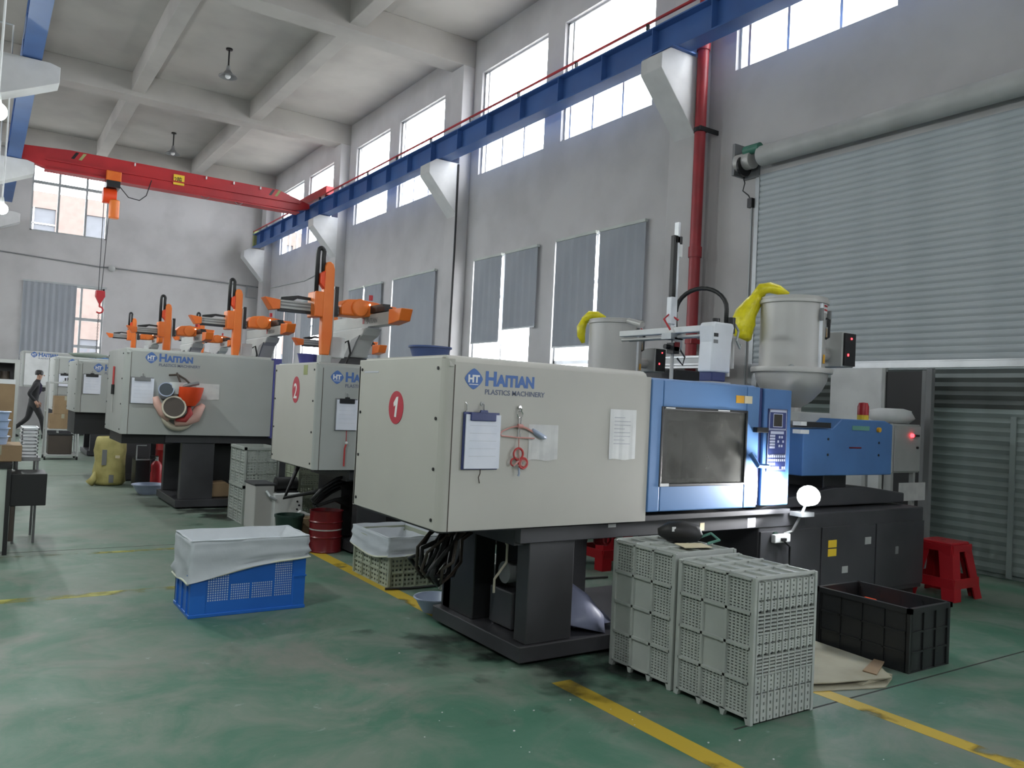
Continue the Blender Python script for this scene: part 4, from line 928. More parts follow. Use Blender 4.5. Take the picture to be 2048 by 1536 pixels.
# ================================================================ things hanging on the guards
def clipboard(x, y, z, w_, h, label, colr='greym', clip='blackm', face=-1):
    t = thing('clipboard', label, 'clipboard', (x, y, z), 'clipboards hanging on the guards')
    obj('board', G().box(x-w_/2-.006, x+w_/2, y-.012, y-.004, z-h, z), colr, t, bev=.003)
    obj('paper', G().box(x-w_/2+.006, x+w_/2+.004, y-.020, y-.012, z-h+.006, z-.012), 'paper', t)
    for k in range(5):
        zz = z-.07-(h-.1)*k/5; obj('table_line', G().box(x-w_/2+.03, x+w_/2-.02, y-.0207, y-.020, zz, zz+.0014), 'print_', t)
    c_ = obj('clip', G().box(x-w_*.36, x+w_*.36, y-.030, y-.016, z-.045, z-.002), clip, t, bev=.004)
    obj('clip_lever', G().prism([(x-w_*.12, z-.002), (x+w_*.12, z-.002), (x+w_*.09, z+.012), (x-w_*.09, z+.012)], 'y', y-.03, y-.02), clip, c_)
    obj('hook', G().tube([(x, y-.003, z+.045), (x, y-.018, z+.04), (x, y-.02, z+.015), (x, y-.028, z+.01)], .004, 6), 'chrome', t)
    obj('magnet', G().cyl((x, y-.006, z+.045), (x, y, z+.045), .012, n=12), 'greyl', t)
    return t
clipboard(2.222, 3.62, 1.40, .215, .30, 'navy clipboard with a blank-looking form on the nearest machine', 'blued', 'blued')
clipboard(2.80, 6.9, 1.43, .20, .29, 'grey clipboard with black clip on the second machine, a red cord below', 'greym', 'blackm')
clipboard(1.62, 10.2, 1.56, .24, .31, 'grey-framed clipboard left of the hanging bowls', 'greym', 'greym')
clipboard(1.44, 13.4, 1.60, .23, .30, 'clipboard on the pale guard above the cardboard boxes', 'greym', 'blackm')
clipboard(1.465, 18.1, 1.633, .21, .26, 'small pale clipboard right of the walking person', 'greym', 'blackm')
t = thing('wire_hook', 'bent wire dangling below the navy clipboard', 'wire', (2.22, 3.61, 1.08))
obj('wire', G().tube([(2.225, 3.61, 1.105), (2.222, 3.605, 1.08), (2.213, 3.605, 1.06), (2.218, 3.605, 1.04), (2.222, 3.606, 1.03)], .003, 5), 'brown', t)
t = thing('wall_hook', 'little wire hook on the guard above the navy clipboard corner', 'hook', (2.13, 3.615, 1.43))
obj('hook', G().tube([(2.12, 3.617, 1.45), (2.128, 3.612, 1.44), (2.127, 3.612, 1.41), (2.118, 3.612, 1.40)], .003, 5), 'chrome', t)
t = thing('coat_hanger', 'pinkish wire hanger on the nearest guard with blue cloth on one end', 'hanger', (2.46, 3.61, 1.42))
y = 3.606
obj('magnet_hook', G().cyl((2.458, 3.62, 1.435), (2.458, 3.606, 1.435), .010, n=12).tube([(2.458, y, 1.43), (2.458, y-.012, 1.425), (2.46, y-.01, 1.415)], .004, 6), 'chrome', t)
obj('hook_loop', G().ring((2.458, y, 1.398), .018, .003, 'y', 16, 5).tube([(2.45, y, 1.385), (2.452, y, 1.34), (2.45, y, 1.27)], .003, 5).tube([(2.468, y, 1.385), (2.464, y, 1.34), (2.466, y, 1.27)], .003, 5), 'chrome', t)
obj('shoulder_wire', G().tube([(2.455, y, 1.335), (2.40, y, 1.325), (2.35, y, 1.305), (2.336, y, 1.290), (2.345, y, 1.280), (2.45, y, 1.272), (2.56, y, 1.27)], .0042, 6).tube([(2.455, y, 1.335), (2.50, y, 1.325), (2.56, y, 1.30), (2.60, y, 1.285)], .006, 6), 'pinkcord', t)
obj('binding', G().tube([(2.445, y-.004, 1.335), (2.475, y-.004, 1.332)], .012, 8), 'pinkcord', t)
obj('cloth_wrap', rtube(G(), [(2.545, y, 1.315), (2.575, y-.002, 1.298), (2.61, y-.002, 1.28), (2.64, y, 1.275)], [.010, .016, .015, .008]), 'bowl', t, smooth=True)
t = thing('tape_rings', 'red and white rings tied in a bunch below the coat hanger', 'rings', (2.46, 3.6, 1.2))
obj('ring', G().ring((2.455, y-.006, 1.185), .030, .006, 'y', 20, 6), 'redcord', t); obj('ring', G().ring((2.485, y-.010, 1.135), .026, .008, 'y', 20, 6), 'redcord', t)
obj('ring', G().ring((2.43, y-.004, 1.14), .020, .005, 'y', 18, 6, .4, 4.5), 'redcord', t); obj('ring', G().ring((2.486, y-.014, 1.135), .016, .003, 'y', 16, 5), 'pinkcord', t)
obj('string', G().tube([(2.458, y, 1.27), (2.456, y-.006, 1.215), (2.46, y-.012, 1.16), (2.455, y-.012, 1.12)], .003, 5).tube([(2.462, y-.012, 1.15), (2.44, y-.014, 1.135), (2.42, y-.014, 1.12)], .004, 5), 'pinkcord', t)
obj('blue_tail', G().tube([(2.458, y-.012, 1.11), (2.462, y-.012, 1.08), (2.458, y-.01, 1.065)], .006, 6), 'bowl', t)
def sheet(x0, x1, y, z0, z1, label, m='paper2', lines=0):
    t = thing('paper_sheet', label, 'paper', (x0, y, z0), 'paper sheets taped on the guards')
    g = G(); n_ = 8
    for k in range(n_+1):
        x = x0+(x1-x0)*k/n_; d = .0035+.0016*abs(math.sin(k*1.1)); g.v += [(x, y-d, z0+.004*math.sin(k)), (x, y-d*.5, z1), (x, y-d*.5+.0006, z1)]
    for k in range(n_): a = 3*k; g.f += [(a, a+3, a+4, a+1), (a+1, a+4, a+5, a+2)]
    obj('sheet', g, m, t)
    for k in range(lines):
        zz = z1-.05-.022*k; L_ = (x1-x0)*(.62 if k % 3 else .4)
        obj('text_line', G().box(x0+.03, x0+.03+L_, y-.0088, y-.0082, zz, zz+.004), 'print_', t)
    return t
sheet(3.105, 3.31, 3.62, 1.155, 1.45, 'crumpled white instruction sheet near the blue door edge', 'white', 8)
sheet(2.53, 2.73, 3.62, 1.15, 1.345, 'curled off-white sheet behind the coat hanger')
sheet(2.22, 2.49, 10.2, 1.33, 1.52, 'white sheet right of the orange funnel on the third guard', 'paper2')
t = thing('rope', 'red cord with a white knot hanging under the second machine clipboard', 'cord', (2.82, 6.89, 1.0))
obj('cord', G().tube([(2.81, 6.885, 1.14), (2.812, 6.885, 1.03)], .004, 5).tube([(2.812, 6.883, 1.02), (2.80, 6.883, .98), (2.80, 6.883, .82)], .008, 6), 'redcord', t)
obj('knot', G().sph((2.812, 6.88, 1.03), .014), 'white', t, smooth=True)
t = thing('hand_brush', 'thin brush with a black grip hanging on the left end of the third guard', 'brush', (1.412, 10.9, 1.5))
obj('handle', G().tube([(1.405, 10.9, 1.68), (1.405, 10.9, 1.46)], .012, 6), 'redcord', t); obj('grip', G().tube([(1.405, 10.9, 1.46), (1.405, 10.9, 1.34)], .02, 8), 'black', t); obj('blade', G().tube([(1.405, 10.9, 1.34), (1.405, 10.9, 1.12)], .008, 6), 'steel', t)
# funnels, bowls and plastic bits on machine 3
y = 10.2
t = thing('wall_hook', 'iron hook with crossed rods holding the funnels on the third guard', 'hook', (1.97, y, 1.6))
obj('rod', G().tube([(1.90, y-.02, 1.60), (2.0, y-.03, 1.61), (2.08, y-.06, 1.56), (2.14, y-.08, 1.50)], .012, 6).tube([(1.99, y-.02, 1.63), (2.0, y-.06, 1.58), (2.03, y-.08, 1.50)], .012, 6), 'brown', t)
t = thing('funnel', 'orange-red plastic funnel cup hanging on the third guard', 'funnel', (2.13, y-.13, 1.4))
obj('cup', G().lathe((2.12, y-.14, 1.30), [(.001, -.06), (.07, -.05), (.12, .02), (.15, .13), (.155, .17), (.14, .17), (.11, .05), (.001, -.03)], 22), 'orangered', t, smooth='auto')
t = thing('funnel', 'white scoop resting in the orange-red funnel', 'scoop', (2.02, y-.12, 1.45))
obj('cup', G().lathe((1.99, y-.12, 1.37), [(.001, 0), (.06, .01), (.09, .08), (.10, .15), (.085, .15), (.05, .03), (.001, .02)], 20, .05), 'white', t, smooth='auto')
obj('lever', G().tube([(2.0, y-.18, 1.46), (2.12, y-.22, 1.50), (2.2, y-.2, 1.52)], .022, 8), 'greym', t)
def barrel(name, label, cx, cz, R_, L_, m_, inner, tilt=.25):
    t = thing(name, label, 'pipe', (cx, y-.1, cz))
    a = Vector((cx+tilt*L_*.3, y-.02, cz-.02)); b = Vector((cx-tilt*L_*.2, y-.02-L_, cz+.03))
    obj('tube_wall', G().cyl(a, b, R_*.85, R_, n=24, cap=False), m_, t, smooth=True)
    obj('bore', G().cyl(b+Vector((0, .004, 0)), a, R_*.88, R_*.75, n=24, cap=True), inner, t)
    d_ = (b-a).normalized()
    obj('rim', G().cyl(b-d_*.01, b+d_*.004, R_*1.04, R_*1.02, n=24, cap=False).cyl(b+d_*.004, b+d_*.002, R_*1.02, R_*.88, n=24, cap=False), m_, t)
barrel('pipe_piece', 'dark slate pipe piece upper left of the hanging bunch', 1.86, 1.40, .085, .16, 'bowl', 'slate')
barrel('pipe_piece', 'round beige pipe collar in the middle of the hanging bunch', 1.95, 1.20, .13, .20, 'beige', 'brown')
t = thing('plastic_sheeting', 'pink crumpled plastic pieces at the bottom of the hanging bunch', 'plastic', (2.05, y-.05, 1.1))
obj('piece', rtube(G(), [(1.76, y-.06, 1.34), (1.78, y-.07, 1.26), (1.84, y-.08, 1.16), (1.92, y-.08, 1.08)], [.03, .045, .05, .05]), 'pink', t, smooth=True)
obj('piece', rtube(G(), [(2.30, y-.06, 1.26), (2.24, y-.09, 1.20), (2.2, y-.1, 1.12), (2.1, y-.1, 1.06), (1.98, y-.09, 1.04)], [.03, .06, .07, .06, .04]), 'pink', t, smooth=True)
obj('piece', rtube(G(), [(2.12, y-.14, 1.24), (2.13, y-.16, 1.16), (2.08, y-.15, 1.08), (1.98, y-.15, 1.08)], [.02, .035, .035, .02]), 'redcord', t, smooth=True)
obj('ring_piece', G().ring((2.02, y-.07, 1.14), .16, .035, 'y', 24, 8, 2.6, 6.6), 'beige', t, smooth=True)

# ================================================================ crates
def ribs_face(t, axis, a0, a1, u0, u1, z0, z1, nu, nz, perf, m, inner, rib=.014, hz=(5, 9), solid_m=None):
    """one crate side: proud ribs over recessed cells, some pierced by rows of slots"""
    w_, h = (u1-u0)/nu, (z1-z0)/nz; s = 1 if a1 > a0 else -1
    lo, hi = min(a0, a1), max(a0, a1)
    rr = G()
    for i in range(nu+1):
        u = u0+w_*i; u_a, u_b = max(u0, u-rib/2), min(u1, u+rib/2)
        rr.box(lo, hi, u_a, u_b, z0, z1) if axis == 'x' else rr.box(u_a, u_b, lo, hi, z0, z1)
    for k in range(nz+1):
        z = z0+h*k; za, zb = max(z0, z-rib/2), min(z1, z+rib/2)
        rr.box(lo, hi, u0, u1, za, zb) if axis == 'x' else rr.box(u0, u1, lo, hi, za, zb)
    obj('ribs', rr, m, t)
    p0, p1 = (a0+(a1-a0)*.05, a0+(a1-a0)*.45); pl, ph = min(p0, p1), max(p0, p1)
    for i in range(nu):
        for k in range(nz):
            ua, ub, za, zb = u0+w_*i+rib/2, u0+w_*(i+1)-rib/2, z0+h*k+rib/2, z0+h*(k+1)-rib/2
            hl = []
            if (i, k) in perf:
                nx, nn = hz; du, dz = (ub-ua)/nx, (zb-za)/nn
                for a in range(nx):
                    for b in range(nn): hl.append((ua+du*(a+.22), ua+du*(a+.78), za+dz*(b+.28), za+dz*(b+.72)))
            obj('side_panel', wallgrid(G(), axis, pl, ph, ua, ub, za, zb, hl), m, t)

def grey_crate(label, x0, x1, y0, y1, H, perf, end=True):
    t = thing('plastic_crate', label, 'crate', ((x0+x1)/2, (y0+y1)/2, 0), 'grey crates standing on end')
    obj('inner_block', G().box(x0+.03, x1-.03, y0+.03, y1-.03, .03, H-.03), 'hole', t)  # dark core standing in for the shade inside the crate
    for (xa, xb, ya, yb) in ((x0, x0+.022, y0, y0+.022), (x0, x0+.022, y1-.022, y1), (x1-.022, x1, y0, y0+.022), (x1-.022, x1, y1-.022, y1)):
        obj('corner_post', G().box(xa, xb, ya, yb, 0, H), 'crateg', t, bev=.004)
    ribs_face(t, 'x', x0+.024, x0+.001, y0+.02, y1-.02, .03, H-.01, 3, 4, perf, 'crateg', 'hole', hz=(6, 10))
    for i in range(4):
        yy = y0+.02+(y1-y0-.04)*i/3; obj('foot', G().prism([(yy-.02, .035), (yy+.02, .035), (yy+.008, 0), (yy-.008, 0)], 'x', x0+.001, x0+.025), 'crateg', t)
    # top: stepped ribs
    obj('top_panel', G().box(x0+.02, x1-.02, y0+.02, y1-.02, H-.03, H-.012), 'crateg', t)
    g = G()
    for i in range(5): xx = x0+.02+(x1-x0-.04)*i/4; g.box(xx-.006, xx+.006, y0+.01, y1-.01, H-.012, H-.002)
    obj('top_rib', g, 'crateg', t)
    for i in range(4):
        yy = y0+.005+(y1-y0-.02)*i/3; obj('top_step', G().prism([(yy, H-.012), (yy+.012, H-.012), (yy+.010, H+.004), (yy+.001, H+.001)], 'x', x0+.02, x1-.01), 'crateg', t)
    obj('back_panel', G().box(x1-.025, x1-.005, y0+.02, y1-.02, 0, H-.01), 'crateg', t); obj('far_panel', G().box(x0+.02, x1-.02, y1-.02, y1-.005, 0, H-.01), 'crateg', t)
    # end face: nine upright bands of slots
    if end:
        n_ = 9; w_ = (x1-x0-.044)/n_; xa = x0+.022
        g = G()
        for i in range(n_+1): g.box(xa+w_*i-.0035, xa+w_*i+.0035, y0-.004, y0+.016, .02, H-.02)
        obj('end_rib', g, 'crateg', t)
        zones = [(.03, .16, 'b'), (.16, .235, 'b'), (.235, .39, 's'), (.39, .455, 'b'), (.455, .53, 'b'), (.53, .67, 's'), (.67, .79, 'b'), (.79, .99, 'b')]
        for i in range(n_):
            g = G(); gh = G(); bx0, bx1 = xa+w_*i+.0045, xa+w_*(i+1)-.0045
            for (a, b, k_) in zones:
                za, zb = 1-b, 1-a; za *= H; zb *= H
                if k_ == 'b':
                    hl = []; nn = 4
                    for q in range(nn):
                        dz = (zb-za)/nn; hl.append(((bx0*.62+bx1*.38), (bx0*.38+bx1*.62), za+dz*(q+.3), za+dz*(q+.7)))
                    wallgrid(g, 'y', y0+.001, y0+.012, bx0, bx1, za+.004, zb-.004, hl)
                else:
                    nn = 6; dz = (zb-za)/nn
                    for q in range(nn): g.box(bx0-.004, bx1+.004, y0-.002, y0+.012, za+dz*q, za+dz*(q+.52))
            obj('end_band', g, 'crateg', t)
    else: obj('end_panel', G().box(x0+.02, x1-.02, y0+.005, y0+.02, 0, H-.01), 'crateg', t)
    return t
P1 = {(0, 3), (1, 3), (2, 3), (0, 2), (2, 2), (0, 1), (2, 1), (0, 0), (1, 0), (2, 0)}
P1 = {(2-i, k) for i, k in P1}
grey_crate('nearest grey plastic crate on end with a slotted end facing out', 3.09, 3.56, 2.51, 3.01, .69, {(0, 3), (1, 3), (2, 3), (0, 2), (2, 2), (0, 1), (2, 1), (0, 0), (1, 0), (2, 0)})
grey_crate('second grey plastic crate on end, behind the nearest one, with a black pouch on it', 3.09, 3.56, 3.03, 3.52, .71, {(0, 3), (1, 3), (2, 3), (0, 2), (0, 1), (0, 0), (2, 0)}, end=False)
t = thing('black_pouch', 'crumpled black pouch with a teal strap on top of the grey crates', 'pouch', (3.42, 3.35, .71))
obj('pouch', rtube(G(), [(3.30, 3.38, .76), (3.35, 3.35, .768), (3.43, 3.31, .765), (3.50, 3.28, .755), (3.53, 3.27, .745)], [.02, .055, .062, .05, .02], 12), 'black', t, smooth=True)
obj('buckle', G().box(3.325, 3.35, 3.292, 3.298, .775, .80), 'white', t)
obj('strap', G().tube([(3.52, 3.26, .74), (3.56, 3.22, .765), (3.54, 3.14, .74), (3.47, 3.16, .722)], .008, 6), 'teal', t)
t = thing('paper_sheet', 'pale yellowish paper lying beside the pouch on the grey crates', 'paper', (3.35, 3.1, .715))
obj('sheet', G().prism([(3.25, 3.12), (3.42, 3.08), (3.46, 3.2), (3.3, 3.25)], 'z', .716, .719), 'creaml', t)

def open_crate(label, x0, x1, y0, y1, H, m, inner, nx, ny, nz, group=None, perf=True, hz=(4, 6)):
    t = thing('plastic_crate', label, 'crate', ((x0+x1)/2, (y0+y1)/2, 0), group)
    obj('floor_panel', G().box(x0+.02, x1-.02, y0+.02, y1-.02, .012, .025), m, t)
    rg = G(); r_ = .018
    rg.box(x0-.008, x1+.008, y0-.008, y0+r_, H-.03, H).box(x0-.008, x1+.008, y1-r_, y1+.008, H-.03, H).box(x0-.008, x0+r_, y0-.008, y1+.008, H-.03, H).box(x1-r_, x1+.008, y0-.008, y1+.008, H-.03, H)
    obj('rim', rg, m, t)
    for (cx, cy) in ((x0, y0), (x0, y1-.03), (x1-.03, y0), (x1-.03, y1-.03)): obj('corner_post', G().box(cx, cx+.03, cy, cy+.03, 0, H-.03), m, t)
    pf = lambda a, b: {(i, k) for i in range(a) for k in range(b)} if perf else set()
    ribs_face(t, 'y', y0+.018, y0+.0, x0+.02, x1-.02, .0, H-.03, nx, nz, pf(nx, nz), m, inner, .010, hz)
    ribs_face(t, 'y', y1-.018, y1-.0, x0+.02, x1-.02, .0, H-.03, nx, nz, pf(nx, nz), m, inner, .010, hz)
    ribs_face(t, 'x', x0+.018, x0+.0, y0+.02, y1-.02, .0, H-.03, ny, nz, pf(ny, nz), m, inner, .010, hz)
    ribs_face(t, 'x', x1-.018, x1-.0, y0+.02, y1-.02, .0, H-.03, ny, nz, pf(ny, nz), m, inner, .010, hz)
    return t
open_crate('open black crate on the floor in front of the red stool', 4.58, 5.02, 2.61, 3.23, .375, 'crateblk', 'hole', 3, 4, 3, perf=False)
for i, (x, y) in enumerate([(4.72, 3.12), (4.78, 3.05), (4.85, 3.0), (4.92, 3.06)]):
    t = thing('plastic_part', ['leftmost', 'second from the left', 'third from the left', 'rightmost'][i]+' orange-red moulded part inside the open black crate', 'part', (x, y, .03), 'orange-red parts in the black crate')
    obj('part', G().box(x-.028, x+.028, y-.02, y+.07, .03+.001*i, .27+.01*i), 'orangered', t, bev=.01)
# blue crate with liner
t = thing('plastic_crate', 'bright blue crate in the aisle wearing a white cloth liner', 'crate', (1.57, 5.58, 0))
x0, x1, y0, y1, H = 1.20, 1.945, 5.36, 5.80, .47
obj('inner_block', G().box(x0+.02, x1-.02, y0+.0055, y1-.02, .02, H-.05), 'holelight', t, label='pale block behind the holes standing in for light through the liner')  # pale colour in place of light coming through the cloth
def holes_(xa, xb, za, zb, nx, nz):
    du, dz = (xb-xa)/nx, (zb-za)/nz
    return [(xa+du*(a+.15), xa+du*(a+.85), za+dz*(b+.15), za+dz*(b+.85)) for a in range(nx) for b in range(nz)]
for (xa, xb, zones) in ((x0+.10, x0+.245, (.095, .40, 9, 20)), (x0+.245, x0+.38, (.095, .20, 9, 7)), (x0+.38, x0+.53, (.095, .20, 10, 7)), (x0+.53, x0+.66, (.095, .42, 9, 21))):
    za, zb, nx, nz = zones
    obj('front_panel', wallgrid(G(), 'y', y0, y0+.005, xa, xb, .02, H-.03, holes_(xa+.006, xb-.006, za, zb, nx, nz)), 'crateb', t)
obj('front_panel', G().box(x0, x0+.10, y0-.004, y0+.015, 0, H-.02), 'crateb', t, bev=.004); obj('front_panel', G().box(x1-.085, x1, y0-.004, y0+.015, 0, H-.02), 'crateb', t, bev=.004)
obj('base_skirt', G().box(x0-.006, x1+.006, y0-.008, y0+.015, 0, .022).box(x0-.006, x0+.015, y0, y1+.006, 0, .022).box(x1-.015, x1+.006, y0, y1, 0, .022), 'crateb', t, bev=.003)
for b_ in ((x0-.005, x0+.10, y0-.009, y0), (x1-.085, x1+.005, y0-.009, y0), (x0-.008, x0, y0, y1)): obj('rim_rib', G().box(*b_, .215, .225), 'crateb', t)
obj('side_panel', G().box(x0, x0+.015, y0+.01, y1, 0, H-.02), 'crateb', t); obj('side_panel', G().box(x1-.015, x1, y0+.01, y1, 0, H-.02), 'crateb', t); obj('back_panel', G().box(x0, x1, y1-.015, y1, 0, H-.02), 'crateb', t)
for k in range(3): yy = y0+.06+.14*k; obj('side_rib', G().box(x0-.009, x0, yy, yy+.012, .02, .30), 'crateb', t)
obj('grip_recess', G().box(x0-.002, x0+.004, y0+.16, y0+.30, .20, .26), 'blued', t)

def liner(name, label, x0, x1, y0, y1, zt, zlow, zin, m, cat='liner', seed=0):
    t = thing(name, label, cat, ((x0+x1)/2, (y0+y1)/2, zt))
    P = []; n_ = 28
    per = [(x0, y0, x1, y0), (x1, y0, x1, y1), (x1, y1, x0, y1), (x0, y1, x0, y0)]
    rn = random.Random(seed)
    for (a, b, c_, d_) in per:
        for k in range(n_): f = k/n_; P.append((a+(c_-a)*f, b+(d_-b)*f))
    N_ = len(P); cx, cy = (x0+x1)/2, (y0+y1)/2
    lev = [('o', 0), ('o', .15), ('o', .3), ('o', .45), ('o', .6), ('o', .75), ('o', .9), ('o', 1.0), ('i', .0), ('i', .2), ('i', .45), ('i', .7), ('i', .9), ('i', .985)]
    g = G()
    for (k_, f) in lev:
        for i, (px, py) in enumerate(P):
            ph = i*.31+seed
            if k_ == 'o':
                zl = zlow(px, py); z = zl+(zt-zl)*f
                wob = .007*math.sin(ph*.45+f*11)+.006*math.sin(ph*.17-f*17)+.004*math.sin(ph*1.3+f*25); out = .012+.006*(1-f)+wob*(1-f*.7)
                if f == 0: out += .004
                sx = 1+2*out/(x1-x0); sy = 1+2*out/(y1-y0); g.v.append((cx+(px-cx)*sx, cy+(py-cy)*sy, z))
            else:
                s_ = 1-f; z = zt-.002+(zin-zt)*min(1, (f*2.1)**.75)*(1-.10*math.sin(ph*.8))+(.016*math.sin(ph*.9+f*9)+.01*math.sin(ph*2.1-f*7))*f*(1-f)*3
                if f == 0: z = zt+.004
                g.v.append((cx+(px-cx)*(s_*.995), cy+(py-cy)*(s_*.995), z))
    for k in range(len(lev)-1):
        for i in range(N_):
            j = (i+1) % N_; g.f.append((k*N_+i, k*N_+j, (k+1)*N_+j, (k+1)*N_+i))
    obj('cloth', g, m, t, smooth=True)
    # hem
    pts = []
    for i, (px, py) in enumerate(P+P[:1]):
        ph = i*.31+seed; sx = 1+2*.021/(x1-x0); sy = 1+2*.021/(y1-y0)
        pts.append((cx+(px-cx)*sx, cy+(py-cy)*sy, zlow(px, py)+.004*math.sin(ph)))
    obj('elastic_hem', G().tube(pts, .007, 6), 'cloth2', t, smooth=True)
    pts = [(cx+(px-cx)*(1+.02/(x1-x0)), cy+(py-cy)*(1+.02/(y1-y0)), zt+.002+.002*math.sin(i*.5)) for i, (px, py) in enumerate(P+P[:1])]
    obj('rim_roll', G().tube(pts, .005, 6), 'cloth', t, smooth=True)
    return t
liner('cloth_liner', 'white cloth liner stretched over the bright blue crate', 1.20, 1.945, 5.36, 5.80, .485, lambda x, y: .235+.125*(x-1.2)/.745-.02*(y-5.36)/.44+.012*math.sin(x*9), .33, 'cloth', seed=1)
open_crate('olive-grey crate with a white liner at the left end of the nearest machine', 2.70, 3.17, 5.64, 6.33, .365, 'crateo', 'hole', 4, 4, 3, hz=(3, 3))
liner('cloth_liner', 'white cloth liner folded over the olive-grey crate', 2.70, 3.17, 5.64, 6.33, .385, lambda x, y: .225+.03*math.sin(y*6)+.02*(y-5.64), .09, 'cloth', seed=4)
# crates and bins behind machine 2
open_crate('tall grey stacking crate, lower one, left of the second machine', 2.50, 2.88, 8.95, 9.55, .42, 'crateg', 'hole', 3, 3, 3, 'stacked grey crates', hz=(3, 4))
t = open_crate('tall grey stacking crate, upper one, left of the second machine', 2.50, 2.88, 8.95, 9.55, .42, 'crateg', 'hole', 3, 3, 3, 'stacked grey crates', hz=(3, 4)); t.location.z += .421
open_crate('olive lattice crate under the second machine, lower one', 2.95, 3.6, 8.5, 8.95, .36, 'crateo', 'hole', 4, 3, 3, 'olive lattice crates', hz=(5, 5))
t = open_crate('olive lattice crate under the second machine, upper one', 2.95, 3.6, 8.5, 8.95, .36, 'crateo', 'hole', 4, 3, 3, 'olive lattice crates', hz=(5, 5)); t.location.z += .361
t = thing('temperature_unit', 'small steel temperature unit with a black motor beside the second machine', 'machine', (2.6, 8.25, 0))
obj('tank', G().box(2.42, 2.62, 8.25, 8.6, .04, .50), 'steel', t, bev=.01); obj('lid', G().box(2.41, 2.63, 8.24, 8.61, .50, .52), 'bed', t, bev=.005)
cbx = obj('cabinet', G().box(2.60, 2.90, 8.18, 8.55, .04, .42), 'white', t, bev=.01)
for (x, z) in ((2.84, .34), (2.86, .30), (2.84, .26), (2.85, .18)): obj('button', G().cyl((x, 8.17, z), (x, 8.18, z), .010, n=8), 'red' if z < .2 else 'blackm', cbx)
obj('motor', G().cyl((2.66, 8.36, .50), (2.88, 8.36, .50), .075, n=20), 'black', t, smooth='auto'); obj('motor_foot', G().box(2.66, 2.88, 8.28, 8.44, .42, .44), 'blackm', t)
obj('pipe', G().tube([(2.52, 8.2, .45), (2.55, 8.17, .40), (2.62, 8.16, .36)], .015, 6), 'alud', t)
for x in (2.46, 2.84): obj('caster', G().cyl((x, 8.28, .03), (x+.03, 8.28, .03), .03), 'blackm', t)
t = thing('steel_drum', 'small dark red oil drum under the second machine', 'drum', (2.84, 7.22, 0))
obj('drum', G().lathe((2.80, 6.84+.4, .0), [(.001, 0), (.15, 0), (.155, .01), (.15, .02), (.15, .13), (.158, .14), (.15, .15), (.15, .27), (.158, .28), (.15, .29), (.15, .37), (.156, .38), (.145, .38), (.14, .35), (.001, .35)], 28), 'reddark', t, smooth='auto')
obj('band', G().lathe((2.80, 7.24, .205), [(.152, 0), (.152, .012)], 28), 'greyl', t)
t = thing('waste_bin', 'dark green plastic bin left of the red drum', 'bin', (2.55, 7.4, 0))
obj('bin', G().lathe((2.52, 7.45, 0), [(.001, 0), (.10, 0), (.13, .30), (.138, .30), (.138, .32), (.12, .32), (.095, .02), (.001, .02)], 24), 'grnd', t, smooth='auto')
t = thing('paper_scrap', 'white scraps spilling on a small carton by the olive lattice crates', 'scraps', (2.75, 7.85, .0))
obj('carton', G().box(2.62, 2.90, 7.65, 7.95, 0, .24), 'card', t); obj('scrap', rtube(G(), [(2.66, 7.75, .26), (2.74, 7.78, .28), (2.83, 7.76, .26)], [.01, .03, .01], 7), 'white', t)
t = thing('rubber_hose', 'bunch of black hydraulic hoses hanging under the second machine end', 'hose', (2.7, 7.2, .5))
for k in range(4): obj('hose', G().tube([(3.05, 7.2+.06*k, .72-.04*k), (2.85, 7.15+.05*k, .68-.05*k), (2.70, 7.12+.04*k, .60-.05*k), (2.60+.01*k, 7.1, .50-.02*k), (2.66, 7.12, .44), (2.85, 7.18, .48), (3.0, 7.2, .5-.03*k)], .016, 7), 'black', t, smooth=True)
rn = random.Random(5)
t = thing('rubber_hose', 'tangle of brown-black hoses looping below the nearest machine end', 'hose', (2.35, 4.2, .5))
for k in range(8):
    j = lambda s_=.03: rn.uniform(-s_, s_)
    a = .045*k; obj('hose', G().tube([(2.60, 4.1+a, .75), (2.44+j(), 4.05+a, .72+j(.015)), (2.34+j(), 4.02+a+j(), .64+j()), (2.26+j(), 4.0+a+j(.05), .55+j()), (2.24+j(), 4.02+a+j(.05), .47+j()), (2.30+j(), 4.06+a, .41+j()), (2.38+j(), 4.1+a, .44+j()), (2.45+j(), 4.15+a, .53+j()), (2.50+j(), 4.2+a, .62), (2.58, 4.2+a, .68)], .010+.003*(k % 3), 7), 'black' if k % 3 else 'brown', t, smooth=True)
t = thing('floor_cable', 'thin black cable running along the floor beside the olive-grey crate', 'cable', (2.7, 5.5, 0))
obj('cable', G().tube([(2.66, 5.60, .012), (2.85, 5.55, .012), (3.1, 5.55, .012), (3.4, 5.3, .012), (3.9, 5.4, .012), (4.6, 5.3, .012)], .01, 6), 'black', t)
open_crate('low pale crate seen between the hoses and the machine leg', 3.06, 3.5, 5.06, 5.5, .26, 'crateg', 'hole', 3, 3, 2, hz=(3, 3))
def bowl(label, cx, cy, r, h):
    t = thing('plastic_bowl', label, 'bowl', (cx, cy, 0))
    obj('bowl', G().lathe((cx, cy, 0), [(.001, .004), (r*.55, .0), (r*.6, .01), (r*.75, h*.45), (r*.93, h*.92), (r, h*.94), (r*1.01, h), (r*.92, h), (r*.70, h*.45), (r*.5, .02), (.001, .018)], 32), 'bowl', t, smooth='auto')
    obj('rim', G().ring((cx, cy, h), r*.97, r*.035, 'z', 32, 6), 'bowl', t, smooth=True); return t
bowl('pale blue bowl on the floor by the nearest machine foot', 2.72, 4.92, .15, .10)
bowl('pale blue bowl on the floor left of the third machine legs', 2.03, 11.85, .21, .13)
t = thing('plastic_bag', 'bluish white plastic bag slumped inside the nearest machine base', 'bag', (3.2, 3.9, .11))
